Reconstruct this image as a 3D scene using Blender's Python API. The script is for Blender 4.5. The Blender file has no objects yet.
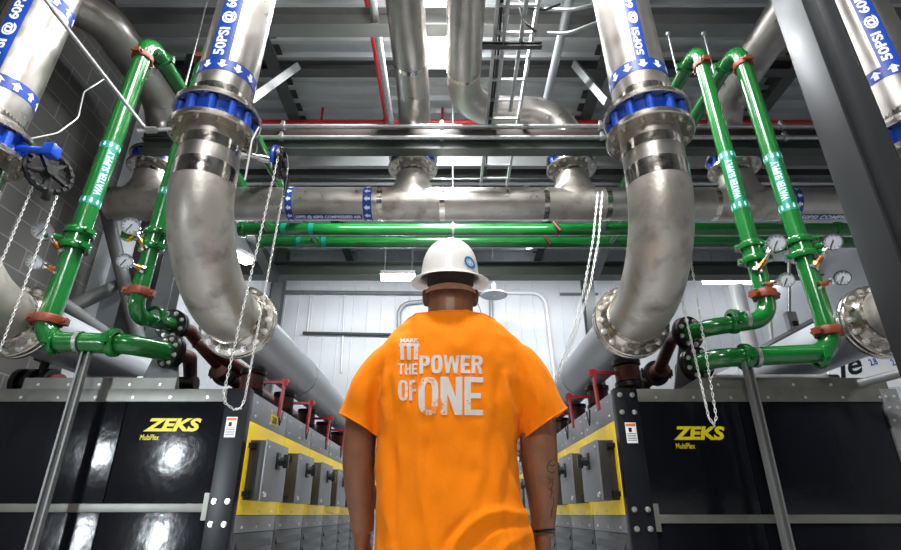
import bpy, bmesh, math, random
from mathutils import Vector, Matrix, noise
from mathutils.bvhtree import BVHTree
random.seed(4)
PI = math.pi
scene = bpy.context.scene
COL = scene.collection

# ------------------------------------------------------------------ camera, world, light, exposure
H = 0.98                      # lens height
F = 538.0                     # focal length in pixels of a 901 px wide frame
PITCH = math.radians(24.04)
cam_d = bpy.data.cameras.new('camera')
cam_d.sensor_width = 36.0
cam_d.lens = F / 901.0 * 36.0
cam_d.clip_start = 0.05
cam = bpy.data.objects.new('camera', cam_d)
cam.location = (0, 0, H)
cam.rotation_euler = (PI / 2 + PITCH, 0, 0)
COL.objects.link(cam)
scene.camera = cam

world = bpy.data.worlds.new('world')
scene.world = world
world.use_nodes = True
world.node_tree.nodes['Background'].inputs[0].default_value = (0.75, 0.82, 0.9, 1)
world.node_tree.nodes['Background'].inputs[1].default_value = 0.03

scene.view_settings.view_transform = 'Standard'
scene.view_settings.look = 'None'
scene.view_settings.gamma = 1
scene.view_settings.use_curve_mapping = False
scene.view_settings.exposure = 0.1


def area_light(name, loc, target, power, sx, sy, color=(1, 1, 1), spread=180):
    d = bpy.data.lights.new(name, 'AREA')
    d.shape = 'RECTANGLE'; d.size = sx; d.size_y = sy
    d.energy = power; d.color = color
    d.spread = math.radians(spread)
    o = bpy.data.objects.new(name, d)
    o.location = loc
    o.rotation_euler = (Vector(target) - Vector(loc)).to_track_quat('-Z', 'Y').to_euler()
    COL.objects.link(o)
    return o

# roof lamp of the hall; assumed ones behind, above and at the back; both aisle ones are added fill
area_light('assumed_hall_light_rear', (-0.5, -2.6, 5.2), (0, 2.4, 1.6), 130, 1.2, 0.4, (1.0, 0.98, 0.95))  # assumed lamp out of view, lights the back of the shirt
area_light('assumed_hall_light_over', (-0.1, 0.6, 6.9), (-0.1, 1.8, 0), 440, 0.9, 0.5, (1.0, 0.99, 0.97), 120)  # assumed ceiling lamp out of view, top light on worker and pipes
area_light('added_fill_aisle', (-0.12, 3.3, 6.9), (-0.12, 4.6, 0), 420, 0.5, 1.6, (0.97, 0.99, 1.0), 110)  # fill added out of view to brighten the cabinets' aisle faces
area_light('assumed_light_low_left', (-4.25, -2.05, 1.72), (-1.64, 3.5, 1.28), 8, 0.5, 0.75, (0.85, 0.93, 1.0), 30)  # assumed light with no lamp, added for the glossy reflection on the left cabinet
area_light('roof_light', (-0.13, 5.3, 6.85), (-0.13, 5.3, 0), 330, 0.5, 1.1, (0.95, 0.98, 1.0))
area_light('assumed_back_light', (0.6, 10.45, 5.72), (0.5, 12.4, 2.6), 185, 8.0, 0.15, (0.93, 0.97, 1.0))  # assumed lamp hidden behind the long beam, brightens the back wall
area_light('hidden_fill_aisle', (-0.1, 6.1, 4.72), (-0.1, 6.6, 0), 80, 3.0, 0.25, (0.95, 0.98, 1.0))  # added fill, hidden behind the header pipe, lights the aisle below

# ------------------------------------------------------------------ helpers
def ray(x, y):
    u = x - 450.5; v = 275.0 - y
    return (u, F * math.cos(PITCH) - v * math.sin(PITCH), F * math.sin(PITCH) + v * math.cos(PITCH))

def P(x, y, Y):
    """the point of the place seen at photo position (x, y) that lies Y metres down the hall"""
    a, b, c = ray(x, y)
    return Vector((a / b * Y, Y, H + c / b * Y))

def V(*a): return Vector(a)

MATS = {}
def mat(name, color, metallic=0.0, rough=0.5, var=0.0, vscale=6.0, bump=0.0, bscale=60.0, rvar=0.0,
        emit=None, es=0.0, dirt=None, dscale=3.0, damt=0.5, coat=0.0, spec=0.5, stretch=None):
    if name in MATS: return MATS[name]
    m = bpy.data.materials.new(name); m.use_nodes = True
    nt = m.node_tree; b = nt.nodes['Principled BSDF']
    c = (color[0], color[1], color[2], 1)
    b.inputs['Base Color'].default_value = c
    b.inputs['Metallic'].default_value = metallic
    b.inputs['Roughness'].default_value = rough
    b.inputs['Specular IOR Level'].default_value = spec
    if coat: b.inputs['Coat Weight'].default_value = coat; b.inputs['Coat Roughness'].default_value = 0.08
    tc = nt.nodes.new('ShaderNodeTexCoord')
    src = tc.outputs['Object']
    if stretch:
        mp = nt.nodes.new('ShaderNodeMapping'); mp.inputs['Scale'].default_value = stretch
        nt.links.new(src, mp.inputs[0]); src = mp.outputs[0]
    def nz(scale, detail=5):
        n = nt.nodes.new('ShaderNodeTexNoise'); n.inputs['Scale'].default_value = scale
        n.inputs['Detail'].default_value = detail; nt.links.new(src, n.inputs['Vector']); return n
    last = None
    if var:
        n = nz(vscale)
        r = nt.nodes.new('ShaderNodeMapRange')
        r.inputs['From Min'].default_value = 0.3; r.inputs['From Max'].default_value = 0.7
        r.inputs['To Min'].default_value = 1 - var; r.inputs['To Max'].default_value = 1 + var
        nt.links.new(n.outputs[0], r.inputs[0])
        mx = nt.nodes.new('ShaderNodeMix'); mx.data_type = 'RGBA'; mx.blend_type = 'MULTIPLY'
        mx.inputs[0].default_value = 1; mx.inputs[6].default_value = c
        nt.links.new(r.outputs[0], mx.inputs[7]); last = mx.outputs[2]
    if dirt:
        n = nz(dscale, 8)
        r = nt.nodes.new('ShaderNodeMapRange')
        r.inputs['From Min'].default_value = 0.5; r.inputs['From Max'].default_value = 0.75
        r.inputs['To Max'].default_value = damt
        nt.links.new(n.outputs[0], r.inputs[0])
        mx = nt.nodes.new('ShaderNodeMix'); mx.data_type = 'RGBA'
        mx.inputs[6].default_value = c; mx.inputs[7].default_value = (*dirt, 1)
        if last: nt.links.new(last, mx.inputs[6])
        nt.links.new(r.outputs[0], mx.inputs[0]); last = mx.outputs[2]
    if last: nt.links.new(last, b.inputs['Base Color'])
    if rvar:
        n = nz(vscale * 1.7)
        r = nt.nodes.new('ShaderNodeMapRange')
        r.inputs['From Min'].default_value = 0.3; r.inputs['From Max'].default_value = 0.7
        r.inputs['To Min'].default_value = max(0.02, rough - rvar); r.inputs['To Max'].default_value = rough + rvar
        nt.links.new(n.outputs[0], r.inputs[0]); nt.links.new(r.outputs[0], b.inputs['Roughness'])
    if bump:
        n = nz(bscale, 4)
        bp = nt.nodes.new('ShaderNodeBump'); bp.inputs['Strength'].default_value = bump
        bp.inputs['Distance'].default_value = 0.01
        nt.links.new(n.outputs[0], bp.inputs['Height']); nt.links.new(bp.outputs[0], b.inputs['Normal'])
    if emit:
        b.inputs['Emission Color'].default_value = (*emit, 1); b.inputs['Emission Strength'].default_value = es
    MATS[name] = m
    return m

STEEL = mat('stainless', (0.43, 0.405, 0.375), 0.92, 0.36, 0.12, 5, 0.05, 40, 0.10, stretch=(1, 1, 1))
STEEL_B = mat('stainless_bright', (0.66, 0.62, 0.56), 1.0, 0.17, 0.12, 14, 0.08, 25, 0.07)
ELBOW = mat('stainless_dull', (0.47, 0.44, 0.40), 0.7, 0.42, 0.16, 4, 0.14, 40, 0.08, dirt=(0.13, 0.115, 0.10), dscale=6.5, damt=0.75)
FLANGE = mat('flange_steel', (0.52, 0.485, 0.43), 0.95, 0.25, 0.06, 9, 0.03, 60, 0.05)
BOLT = mat('zinc_bolt', (0.78, 0.78, 0.76), 0.9, 0.3)
GREY_PIPE = mat('grey_painted_pipe', (0.33, 0.35, 0.375), 0.35, 0.38, 0.06, 3)
GREEN = mat('green_paint', (0.006, 0.125, 0.02), 0.0, 0.2, 0.12, 6, 0.12, 35, coat=0.5, dirt=(0.005, 0.07, 0.015), dscale=5, damt=0.5)
TEAL = mat('teal_label', (0.0, 0.2, 0.14), 0.0, 0.4)
TEALW = mat('pale_teal_print', (0.55, 0.85, 0.75), 0.0, 0.5)
RUST = mat('orange_coupling', (0.20, 0.038, 0.016), 0.1, 0.45, 0.2, 20, 0.2, 60)
BROWN = mat('primer_red_pipe', (0.085, 0.022, 0.015), 0.1, 0.42, 0.25, 12, 0.1, 40)
RED = mat('red_lever', (0.27, 0.009, 0.013), 0.0, 0.35)
RED_PIPE = mat('red_sprinkler', (0.5, 0.01, 0.02), 0.0, 0.4, 0.08, 3)
BLUE = mat('blue_label', (0.003, 0.045, 0.33), 0.0, 0.4)
VBLUE = mat('blue_valve_paint', (0.003, 0.055, 0.42), 0.0, 0.3, 0.2, 14, 0.15, 40)
WHITE = mat('white_print', (0.85, 0.87, 0.9), 0.0, 0.5)
BLACK = mat('black_iron', (0.008, 0.008, 0.009), 0.2, 0.35, 0.2, 20)
GALV = mat('galvanised', (0.42, 0.43, 0.43), 0.8, 0.42, 0.15, 24, 0.04, 80, 0.08)
GALV_D = mat('galvanised_rail', (0.19, 0.19, 0.17), 0.6, 0.45, 0.15, 12, 0.05, 40, dirt=(0.08, 0.08, 0.07), dscale=6, damt=0.5)
CHAIN = mat('chain_zinc', (0.8, 0.8, 0.78), 0.7, 0.35)
BRASS = mat('brass', (0.42, 0.16, 0.05), 0.9, 0.3)
CHROME = mat('chrome', (0.7, 0.7, 0.7), 1.0, 0.15)
DIAL = mat('dial_face', (0.45, 0.49, 0.54), 0.0, 0.25)
YTAG = mat('yellow_handle', (0.85, 0.62, 0.0), 0.0, 0.4)
BEAM = mat('beam_grey', (0.17, 0.175, 0.175), 0.2, 0.5, 0.08, 3, dirt=(0.1, 0.1, 0.1), dscale=2, damt=0.4)
BEAM_D = mat('beam_dark', (0.055, 0.057, 0.056), 0.2, 0.5, 0.1, 3)
BEAM_G = mat('beam_olive', (0.060, 0.072, 0.062), 0.2, 0.5, 0.1, 3)
COLUMN = mat('column_paint', (0.032, 0.034, 0.037), 0.3, 0.40, 0.10, 2.5, 0.05, 6, 0.06)
CAB_BLACK = mat('cabinet_black', (0.005, 0.0055, 0.008), 0.0, 0.17, 0.1, 3, 0.22, 11, spec=0.3)
CAB_FRAME = mat('cabinet_charcoal', (0.008, 0.009, 0.012), 0.0, 0.36, 0.15, 8, spec=0.2)
CAB_GREY = mat('cabinet_grey', (0.26, 0.275, 0.30), 0.2, 0.42, 0.08, 4)
CAB_LOW = mat('cabinet_grey_low', (0.20, 0.21, 0.225), 0.2, 0.45, 0.08, 4)
CAB_YEL = mat('cabinet_yellow', (0.95, 0.66, 0.01), 0.0, 0.4, 0.05, 4)
BOX_FACE = mat('enclosure_grey', (0.17, 0.18, 0.20), 0.2, 0.4, 0.06, 4)
BOX_SIDE = mat('enclosure_dark', (0.03, 0.028, 0.026), 0.2, 0.35)
LOGO = mat('logo_yellow', (0.85, 0.70, 0.0), 0.0, 0.45)
WALL_W = mat('white_metal_panel', (0.66, 0.68, 0.71), 0.0, 0.5, 0.05, 0.8)
DECK = mat('roof_deck', (0.46, 0.48, 0.50), 0.35, 0.45, 0.06, 1.2)
CONCRETE = mat('concrete_floor', (0.40, 0.41, 0.42), 0.0, 0.35, 0.12, 1.5, 0.05, 30)
PLASTIC = mat('white_conduit', (0.75, 0.76, 0.77), 0.1, 0.35)
LAMP = mat('lamp_lens', (1, 1, 1), 0, 0.5, emit=(0.93, 0.97, 1.0), es=9.0)
ORANGE_TXT = None

def link(name, me, parent=None):
    o = bpy.data.objects.new(name, me); COL.objects.link(o)
    if parent: o.parent = parent
    return o

def root_of(o):
    while o.parent: o = o.parent
    return o

def thing(name, label, cat, loc=(0, 0, 0), group=None):
    o = bpy.data.objects.new(name, None); COL.objects.link(o)
    o.empty_display_size = 0.1
    o.location = loc; o['label'] = label; o['category'] = cat
    if group: o['group'] = group
    return o

def finish(name, bm, m, parent=None, label=None, smooth=29, flat=False):
    """links a bmesh given in place coordinates as ONE mesh; below a thing it is stored relative to the thing's base"""
    me = bpy.data.meshes.new(name)
    if parent:
        bmesh.ops.translate(bm, verts=bm.verts, vec=-Vector(root_of(parent).location))
    bm.normal_update()
    bm.to_mesh(me); bm.free()
    ms = m if isinstance(m, (list, tuple)) else [m]
    for k in ms: me.materials.append(k)
    if not flat:
        me.polygons.foreach_set('use_smooth', [True] * len(me.polygons))
        me.set_sharp_from_angle(angle=math.radians(smooth))
    o = link(name, me, parent)
    if label: o['label'] = label
    return o

def solo(name, bm, m, label, cat, group=None, smooth=40):
    c = Vector((0, 0, 0))
    o = finish(name, bm, m, None, None, smooth)
    # origin at the base of the thing
    co = [v.co for v in o.data.vertices]
    lo = Vector((sum(v.x for v in co) / len(co), sum(v.y for v in co) / len(co), min(v.z for v in co)))
    o.data.transform(Matrix.Translation(-lo)); o.location = lo
    o['label'] = label; o['category'] = cat
    if group: o['group'] = group
    return o

def struct(name, bm, m, smooth=40):
    o = finish(name, bm, m, None, None, smooth); o['kind'] = 'structure'; return o

def B(): return bmesh.new()

def setmat(bm, n0, idx):
    bm.faces.ensure_lookup_table()
    for i in range(n0, len(bm.faces)): bm.faces[i].material_index = idx

def box(bm, x0, x1, y0, y1, z0, z1, bev=0.0):
    if x0 > x1: x0, x1 = x1, x0
    if y0 > y1: y0, y1 = y1, y0
    if z0 > z1: z0, z1 = z1, z0
    vs = [bm.verts.new(p) for p in ((x0, y0, z0), (x1, y0, z0), (x1, y1, z0), (x0, y1, z0), (x0, y0, z1), (x1, y0, z1), (x1, y1, z1), (x0, y1, z1))]
    fs = [bm.faces.new([vs[i] for i in q]) for q in ((0, 3, 2, 1), (4, 5, 6, 7), (0, 1, 5, 4), (1, 2, 6, 5), (2, 3, 7, 6), (3, 0, 4, 7))]
    if bev:
        es = {e for f in fs for e in f.edges}
        bmesh.ops.bevel(bm, geom=list(es), offset=bev, segments=2, profile=0.6, affect='EDGES')
    return vs

def frame(d):
    d = Vector(d).normalized()
    a = Vector((0, 0, 1)) if abs(d.z) < 0.9 else Vector((1, 0, 0))
    u = d.cross(a).normalized(); w = d.cross(u).normalized()
    return d, u, w

def tube(bm, p0, p1, r, seg=20, r1=None, cap=True):
    p0 = Vector(p0); p1 = Vector(p1)
    if r1 is None: r1 = r
    d, u, w = frame(p1 - p0)
    A = []; C = []
    for i in range(seg):
        t = 2 * PI * i / seg
        n = u * math.cos(t) + w * math.sin(t)
        A.append(bm.verts.new(p0 + n * r)); C.append(bm.verts.new(p1 + n * r1))
    for i in range(seg):
        j = (i + 1) % seg
        bm.faces.new((A[i], C[i], C[j], A[j]))
    if cap:
        bm.faces.new(A); bm.faces.new(C[::-1])

def lathe(bm, base, axis, prof, seg=40, closed=False):
    """prof: list of (distance along axis, radius)"""
    base = Vector(base); d, u, w = frame(axis)
    rings = []
    for (s, r) in prof:
        if r < 1e-6:
            rings.append([bm.verts.new(base + d * s)]); continue
        rings.append([bm.verts.new(base + d * s + (u * math.cos(2 * PI * i / seg) + w * math.sin(2 * PI * i / seg)) * r) for i in range(seg)])
    pairs = list(zip(rings[:-1], rings[1:]))
    if closed: pairs.append((rings[-1], rings[0]))
    for a, b in pairs:
        for i in range(seg):
            j = (i + 1) % seg
            if len(a) == 1 and len(b) == 1: continue
            if len(a) == 1: bm.faces.new((a[0], b[i], b[j]))
            elif len(b) == 1: bm.faces.new((a[i], b[0], a[j]))
            else: bm.faces.new((a[i], b[i], b[j], a[j]))
    bmesh.ops.recalc_face_normals(bm, faces=bm.faces)

def sweep(bm, pts, r, seg=16, cap=True, closed=False):
    pts = [Vector(p) for p in pts]
    rr = r if isinstance(r, (list, tuple)) else [r] * len(pts)
    n = len(pts)
    tang = []
    for i in range(n):
        a = pts[(i - 1) % n] if closed else pts[max(0, i - 1)]
        b = pts[(i + 1) % n] if closed else pts[min(n - 1, i + 1)]
        tang.append((b - a).normalized())
    d, u, w = frame(tang[0])
    rings = []
    for i in range(n):
        t = tang[i]
        u = (u - t * u.dot(t)).normalized(); w = t.cross(u)
        rings.append([bm.verts.new(pts[i] + (u * math.cos(2 * PI * k / seg) + w * math.sin(2 * PI * k / seg)) * rr[i]) for k in range(seg)])
    rng = list(zip(rings[:-1], rings[1:]))
    if closed: rng.append((rings[-1], rings[0]))
    for a, b in rng:
        for k in range(seg):
            j = (k + 1) % seg
            bm.faces.new((a[k], a[j], b[j], b[k]))
    if cap and not closed:
        bm.faces.new(rings[0][::-1]); bm.faces.new(rings[-1])
    return rings

def fillet(pts, R, n=10):
    """polyline with its corners rounded"""
    pts = [Vector(p) for p in pts]
    Rs = R if isinstance(R, (list, tuple)) else [R] * (len(pts) - 2)
    out = [pts[0]]
    for i in range(1, len(pts) - 1):
        a, b, c = pts[i - 1], pts[i], pts[i + 1]
        d0 = (a - b).normalized(); d1 = (c - b).normalized()
        ang = d0.angle(d1)
        t = Rs[i - 1] / math.tan(ang / 2)
        bis = (d0 + d1).normalized(); cen = b + bis * (Rs[i - 1] / math.sin(ang / 2))
        s = b + d0 * t; e = b + d1 * t
        va = s - cen; vb = e - cen
        tot = va.angle(vb); ax = va.cross(vb).normalized()
        for k in range(n + 1):
            out.append(cen + Matrix.Rotation(tot * k / n, 3, ax) @ va)
    out.append(pts[-1])
    return out

def prism(bm, quad, thick):
    """solid slab from a planar outline and a thickness vector"""
    a = [bm.verts.new(Vector(q)) for q in quad]; b = [bm.verts.new(Vector(q) + Vector(thick)) for q in quad]
    n = len(a)
    bm.faces.new(a); bm.faces.new(b[::-1])
    for i in range(n):
        j = (i + 1) % n
        bm.faces.new((a[i], b[i], b[j], a[j]))
    bmesh.ops.recalc_face_normals(bm, faces=bm.faces)

def bar(bm, p0, p1, w, h, up=(0, 0, 1)):
    p0 = Vector(p0); p1 = Vector(p1); d = (p1 - p0).normalized()
    s = d.cross(Vector(up)).normalized(); t = s.cross(d).normalized()
    q = [p0 + s * a * w / 2 + t * b * h / 2 for a, b in ((-1, -1), (1, -1), (1, 1), (-1, 1))]
    prism(bm, q, p1 - p0)

def ibeam(bm, p0, p1, w, h, up=(0, 0, 1), tf=0.014, tw=0.01):
    p0 = Vector(p0); p1 = Vector(p1); d = (p1 - p0).normalized()
    s = d.cross(Vector(up)).normalized(); t = s.cross(d).normalized()
    o = [(-w / 2, -h / 2), (w / 2, -h / 2), (w / 2, -h / 2 + tf), (tw / 2, -h / 2 + tf), (tw / 2, h / 2 - tf), (w / 2, h / 2 - tf), (w / 2, h / 2),
         (-w / 2, h / 2), (-w / 2, h / 2 - tf), (-tw / 2, h / 2 - tf), (-tw / 2, -h / 2 + tf), (-w / 2, -h / 2 + tf)]
    prism(bm, [p0 + s * a + t * b for a, b in o], p1 - p0)

def channel(bm, p0, p1, w, h, open_dir, t=0.004):
    """strut channel: open on the side open_dir"""
    p0 = Vector(p0); p1 = Vector(p1); d = (p1 - p0).normalized()
    n = Vector(open_dir); n = (n - d * n.dot(d)).normalized(); s = d.cross(n).normalized()
    lip = w * 0.22
    o = [(-w / 2, -h / 2), (w / 2, -h / 2), (w / 2, h / 2), (w / 2 - lip, h / 2), (w / 2 - lip, h / 2 - t * 2), (w / 2 - t, h / 2 - t * 2), (w / 2 - t, -h / 2 + t),
         (-w / 2 + t, -h / 2 + t), (-w / 2 + t, h / 2 - t * 2), (-w / 2 + lip, h / 2 - t * 2), (-w / 2 + lip, h / 2), (-w / 2, h / 2)]
    prism(bm, [p0 + s * a + n * b for a, b in o], p1 - p0)

def hexbolt_mesh(name, r, h, m):
    bm = B()
    tube(bm, (0, 0, 0), (0, 0, h * 0.3), r * 1.25, 16)
    tube(bm, (0, 0, h * 0.3), (0, 0, h), r, 6)
    tube(bm, (0, 0, h), (0, 0, h * 1.5), r * 0.5, 10)
    me = bpy.data.meshes.new(name); bm.to_mesh(me); bm.free(); me.materials.append(m)
    return me
BOLT_BIG = hexbolt_mesh('bolt', 0.017, 0.019, BOLT)
BOLT_MID = hexbolt_mesh('bolt', 0.013, 0.014, BOLT)
BOLT_SMALL = hexbolt_mesh('bolt', 0.008, 0.006, BOLT)
BOLT_ST = hexbolt_mesh('bolt', 0.015, 0.017, FLANGE)

def bolt(parent, me, p, axis):
    o = link('bolt', me, parent)
    o.location = Vector(p) - Vector(root_of(parent).location)
    o.rotation_euler = Vector(axis).to_track_quat('Z', 'Y').to_euler()
    return o

def bolts(parent, me, c, axis, R, n, phase=0.0):
    d, u, w = frame(axis)
    for i in range(n):
        t = 2 * PI * (i + phase) / n
        bolt(parent, me, Vector(c) + (u * math.cos(t) + w * math.sin(t)) * R, d)

# ---- lettering
def text_bm(body, bold=0.02, shear=0.0, maxedge=0.12, space=1.0):
    """letters as a flat bmesh, scaled to the unit square"""
    cu = bpy.data.curves.new('t', 'FONT'); cu.body = body; cu.offset = bold; cu.shear = shear
    cu.resolution_u = 3; cu.space_character = space; cu.fill_mode = 'FRONT'
    ob = bpy.data.objects.new('t', cu); COL.objects.link(ob)
    dg = bpy.context.evaluated_depsgraph_get(); dg.update()
    me = bpy.data.meshes.new_from_object(ob.evaluated_get(dg))
    bpy.data.objects.remove(ob); bpy.data.curves.remove(cu)
    bm = B(); bm.from_mesh(me); bpy.data.meshes.remove(me)
    xs = [v.co.x for v in bm.verts]; ys = [v.co.y for v in bm.verts]
    x0, x1, y0, y1 = min(xs), max(xs), min(ys), max(ys)
    asp = (x1 - x0) / (y1 - y0)
    for v in bm.verts: v.co = Vector(((v.co.x - x0) / (x1 - x0), (v.co.y - y0) / (y1 - y0), 0))
    bmesh.ops.triangulate(bm, faces=bm.faces)
    for _ in range(6):
        es = [e for e in bm.edges if math.hypot((e.verts[0].co.x - e.verts[1].co.x) * asp, e.verts[0].co.y - e.verts[1].co.y) > maxedge]
        if not es: break
        bmesh.ops.subdivide_edges(bm, edges=es, cuts=1)
        bmesh.ops.triangulate(bm, faces=bm.faces)
    return bm

def flat_text(body, o, ux, uz, w, h, out, **k):
    """letters on a plane: o lower left corner, ux/uz unit directions, raised 1.5 mm along out"""
    bm = text_bm(body, maxedge=9, **k)
    o = Vector(o); ux = Vector(ux); uz = Vector(uz); out = Vector(out)
    for v in bm.verts: v.co = o + ux * v.co.x * w + uz * v.co.y * h + out * 0.0015
    bm.normal_update()
    for f in bm.faces:
        if f.normal.dot(out) < 0: f.normal_flip()
    return bm

def on_cyl(bm, base, axis, ref, R, s0, s1, a0, a1, swap=False):
    """bends a unit-square bmesh round a pipe: x runs along the axis from s0 to s1, y round it from angle a0 to a1 measured from ref"""
    d = Vector(axis).normalized(); u = Vector(ref); u = (u - d * u.dot(d)).normalized(); w = d.cross(u)
    for v in bm.verts:
        s = s0 + (s1 - s0) * v.co.x; a = a0 + (a1 - a0) * v.co.y
        v.co = Vector(base) + d * s + (u * math.cos(a) + w * math.sin(a)) * R
    bm.normal_update()
    c = Vector(base)
    for f in bm.faces:
        m = f.calc_center_median(); q = m - c; q = q - d * q.dot(d)
        if f.normal.dot(q) < 0: f.normal_flip()
    return bm

def arrow_bm():
    bm = B()
    pts = [(0.0, 0.5), (0.5, 0.0), (0.5, 0.28), (1, 0.28), (1, 0.72), (0.5, 0.72), (0.5, 1.0)]
    vs = [bm.verts.new((x, y, 0)) for x, y in pts]
    bm.faces.new(vs); bmesh.ops.triangulate(bm, faces=bm.faces)
    return bm

def label_wrap(parent, base, axis, ref, R, s0, s1, text=None, ta=(0, 0), ts=(0, 0), bandmat=None, printmat=None, n=10, flip=False, a_off=0.0):
    """a coloured arrow band round the pipe at s0..s1 with an optional lettered strip"""
    bandmat = bandmat or BLUE; printmat = printmat or WHITE
    bm = B(); d = Vector(axis).normalized()
    lathe(bm, base, d, [(s0, R), (s0, R + 0.002), (s1, R + 0.002), (s1, R)], 48)
    band = finish('label_band', bm, bandmat, parent)
    bm = B()
    for i in range(n):
        a = 2 * PI * i / n + a_off; da = 2 * PI / n * 0.33
        q = arrow_bm()
        e0, e1 = s0 + (s1 - s0) * 0.15, s0 + (s1 - s0) * 0.85
        if flip: e0, e1 = e1, e0
        on_cyl(q, base, d, ref, R + 0.0035, e0, e1, a - da, a + da)
        me = bpy.data.meshes.new('q'); q.to_mesh(me); q.free(); bm.from_mesh(me); bpy.data.meshes.remove(me)
    finish('arrow_print', bm, printmat, band)
    if text:
        st = B(); k = 6
        grid = [[st.verts.new((i, j / k, 0)) for j in range(k + 1)] for i in (0, 1)]
        for j in range(k): st.faces.new((grid[0][j], grid[1][j], grid[1][j + 1], grid[0][j + 1]))
        on_cyl(st, base, d, ref, R + 0.002, ts[0], ts[1], ta[0], ta[1])
        strip = finish('label_strip', st, bandmat, parent)
        t = text_bm(text, 0.03, 0, 0.3)
        m = (ta[1] - ta[0]) * 0.14; e = (ts[1] - ts[0]) * 0.015
        on_cyl(t, base, d, ref, R + 0.0038, ts[0] + e, ts[1] - e, ta[0] + m, ta[1] - m)
        finish('label_text', t, printmat, strip)

def plate(bm, quad_pts):
    vs = [bm.verts.new(q) for q in quad_pts]; bm.faces.new(vs)

# ------------------------------------------------------------------ the hall
ZC = H + 6.2
YB = 12.4
XL, XR = -4.4, 7.5
bm = B(); box(bm, XL - 0.3, XR + 0.3, -6, YB + 0.3, -0.12, 0.0); struct('floor', bm, CONCRETE)

def block_material():
    m = bpy.data.materials.new('concrete_block'); m.use_nodes = True
    nt = m.node_tree; b = nt.nodes['Principled BSDF']
    tc = nt.nodes.new('ShaderNodeTexCoord'); sp = nt.nodes.new('ShaderNodeSeparateXYZ'); cb = nt.nodes.new('ShaderNodeCombineXYZ')
    nt.links.new(tc.outputs['Object'], sp.inputs[0]); nt.links.new(sp.outputs[1], cb.inputs[0]); nt.links.new(sp.outputs[2], cb.inputs[1])
    br = nt.nodes.new('ShaderNodeTexBrick'); nt.links.new(cb.outputs[0], br.inputs['Vector'])
    br.inputs['Scale'].default_value = 1.0; br.inputs['Brick Width'].default_value = 0.5; br.inputs['Row Height'].default_value = 0.25
    br.inputs['Mortar Size'].default_value = 0.008; br.inputs['Mortar Smooth'].default_value = 0.3
    br.inputs['Color1'].default_value = (0.085, 0.082, 0.078, 1); br.inputs['Color2'].default_value = (0.07, 0.068, 0.064, 1)
    br.inputs['Mortar'].default_value = (0.17, 0.165, 0.16, 1)
    nt.links.new(br.outputs[0], b.inputs['Base Color'])
    b.inputs['Roughness'].default_value = 0.75
    bp = nt.nodes.new('ShaderNodeBump'); bp.inputs['Strength'].default_value = 0.4; bp.inputs['Distance'].default_value = 0.01; bp.invert = True
    nt.links.new(br.outputs['Fac'], bp.inputs['Height']); nt.links.new(bp.outputs[0], b.inputs['Normal'])
    return m
bm = B(); box(bm, XL - 0.2, XL, -3.0, 6.0, 0.0, ZC); struct('wall_left', bm, block_material())

def ribbed(bm, org, ud, up, length, height, pitch, depth, out, wr=0.18):
    """profiled sheet: flat pans with raised ribs, extruded upwards"""
    org = Vector(org); ud = Vector(ud); up = Vector(up); out = Vector(out)
    n = int(length / pitch); prof = []
    for i in range(n):
        s = i * pitch
        prof += [(s, 0), (s + pitch * (1 - wr * 2), 0), (s + pitch * (1 - wr * 1.5), 1), (s + pitch * (1 - wr * 0.5), 1)]
    prof.append((n * pitch, 0))
    a = [bm.verts.new(org + ud * s + out * depth * h) for s, h in prof]
    b = [bm.verts.new(org + ud * s + out * depth * h + up * height) for s, h in prof]
    for i in range(len(a) - 1): bm.faces.new((a[i], a[i + 1], b[i + 1], b[i]))
bm = B(); ribbed(bm, (XL, YB, 0), (1, 0, 0), (0, 0, 1), XR - XL + 0.4, ZC, 0.34, 0.012, (0, -1, 0), 0.05)
box(bm, XL, XR + 0.2, YB + 0.02, YB + 0.2, 0, ZC)
struct('wall_back', bm, WALL_W, 20)
bm = B(); ribbed(bm, (XL, 6.0, 0), (0, 1, 0), (0, 0, 1), YB - 6.0, ZC, 0.34, 0.012, (1, 0, 0), 0.05)
box(bm, XL - 0.2, XL - 0.01, 6.0, YB, 0, ZC)
struct('wall_left', bm, WALL_W, 20)
bm = B(); box(bm, XR, XR + 0.2, -3, YB, 0, ZC)
struct('wall_right', bm, WALL_W)
bm = B(); ribbed(bm, (XL - 0.2, -3.0, ZC), (0, 1, 0), (1, 0, 0), YB + 3.2, XR - XL + 0.4, 0.30, 0.07, (0, 0, -1), 0.22)
box(bm, XL - 0.2, XR + 0.2, -3.0, YB + 0.2, ZC + 0.02, ZC + 0.15)
struct('ceiling', bm, DECK, 20)

# roof steel: purlins across the hall, girders along it
for (Y, z, w, h, m) in ((4.85, 5.62, 0.20, 0.29, BEAM), (5.97, 5.97, 0.16, 0.17, BEAM_D), (7.55, 5.75, 0.16, 0.24, BEAM), (8.9, 5.75, 0.16, 0.24, BEAM), (10.4, 5.7, 0.16, 0.3, BEAM_D), (3.4, 6.0, 0.16, 0.22, BEAM_D), (1.6, 6.0, 0.16, 0.22, BEAM_D)):
    bm = B(); ibeam(bm, (XL, Y, H + z), (XR, Y, H + z), w, h); o = struct('ceiling_beam', bm, m)
for (X, z, m) in ((-2.55, 5.85, BEAM_D), (2.2, 5.85, BEAM_D), (5.0, 5.85, BEAM_D)):
    bm = B(); ibeam(bm, (X, -3, H + z + 0.18), (X, YB, H + z + 0.18), 0.18, 0.28); struct('ceiling_girder', bm, m)
# long beam in front of the back wall
bm = B(); ibeam(bm, (XL, 10.0, H + 4.55), (XR, 10.0, H + 4.55), 0.30, 0.30); struct('wall_beam', bm, BEAM_G)
bm = B(); ibeam(bm, (XL, 12.0, H + 5.5), (XR, 12.0, H + 5.5), 0.25, 0.30); struct('wall_beam', bm, BEAM)
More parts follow.
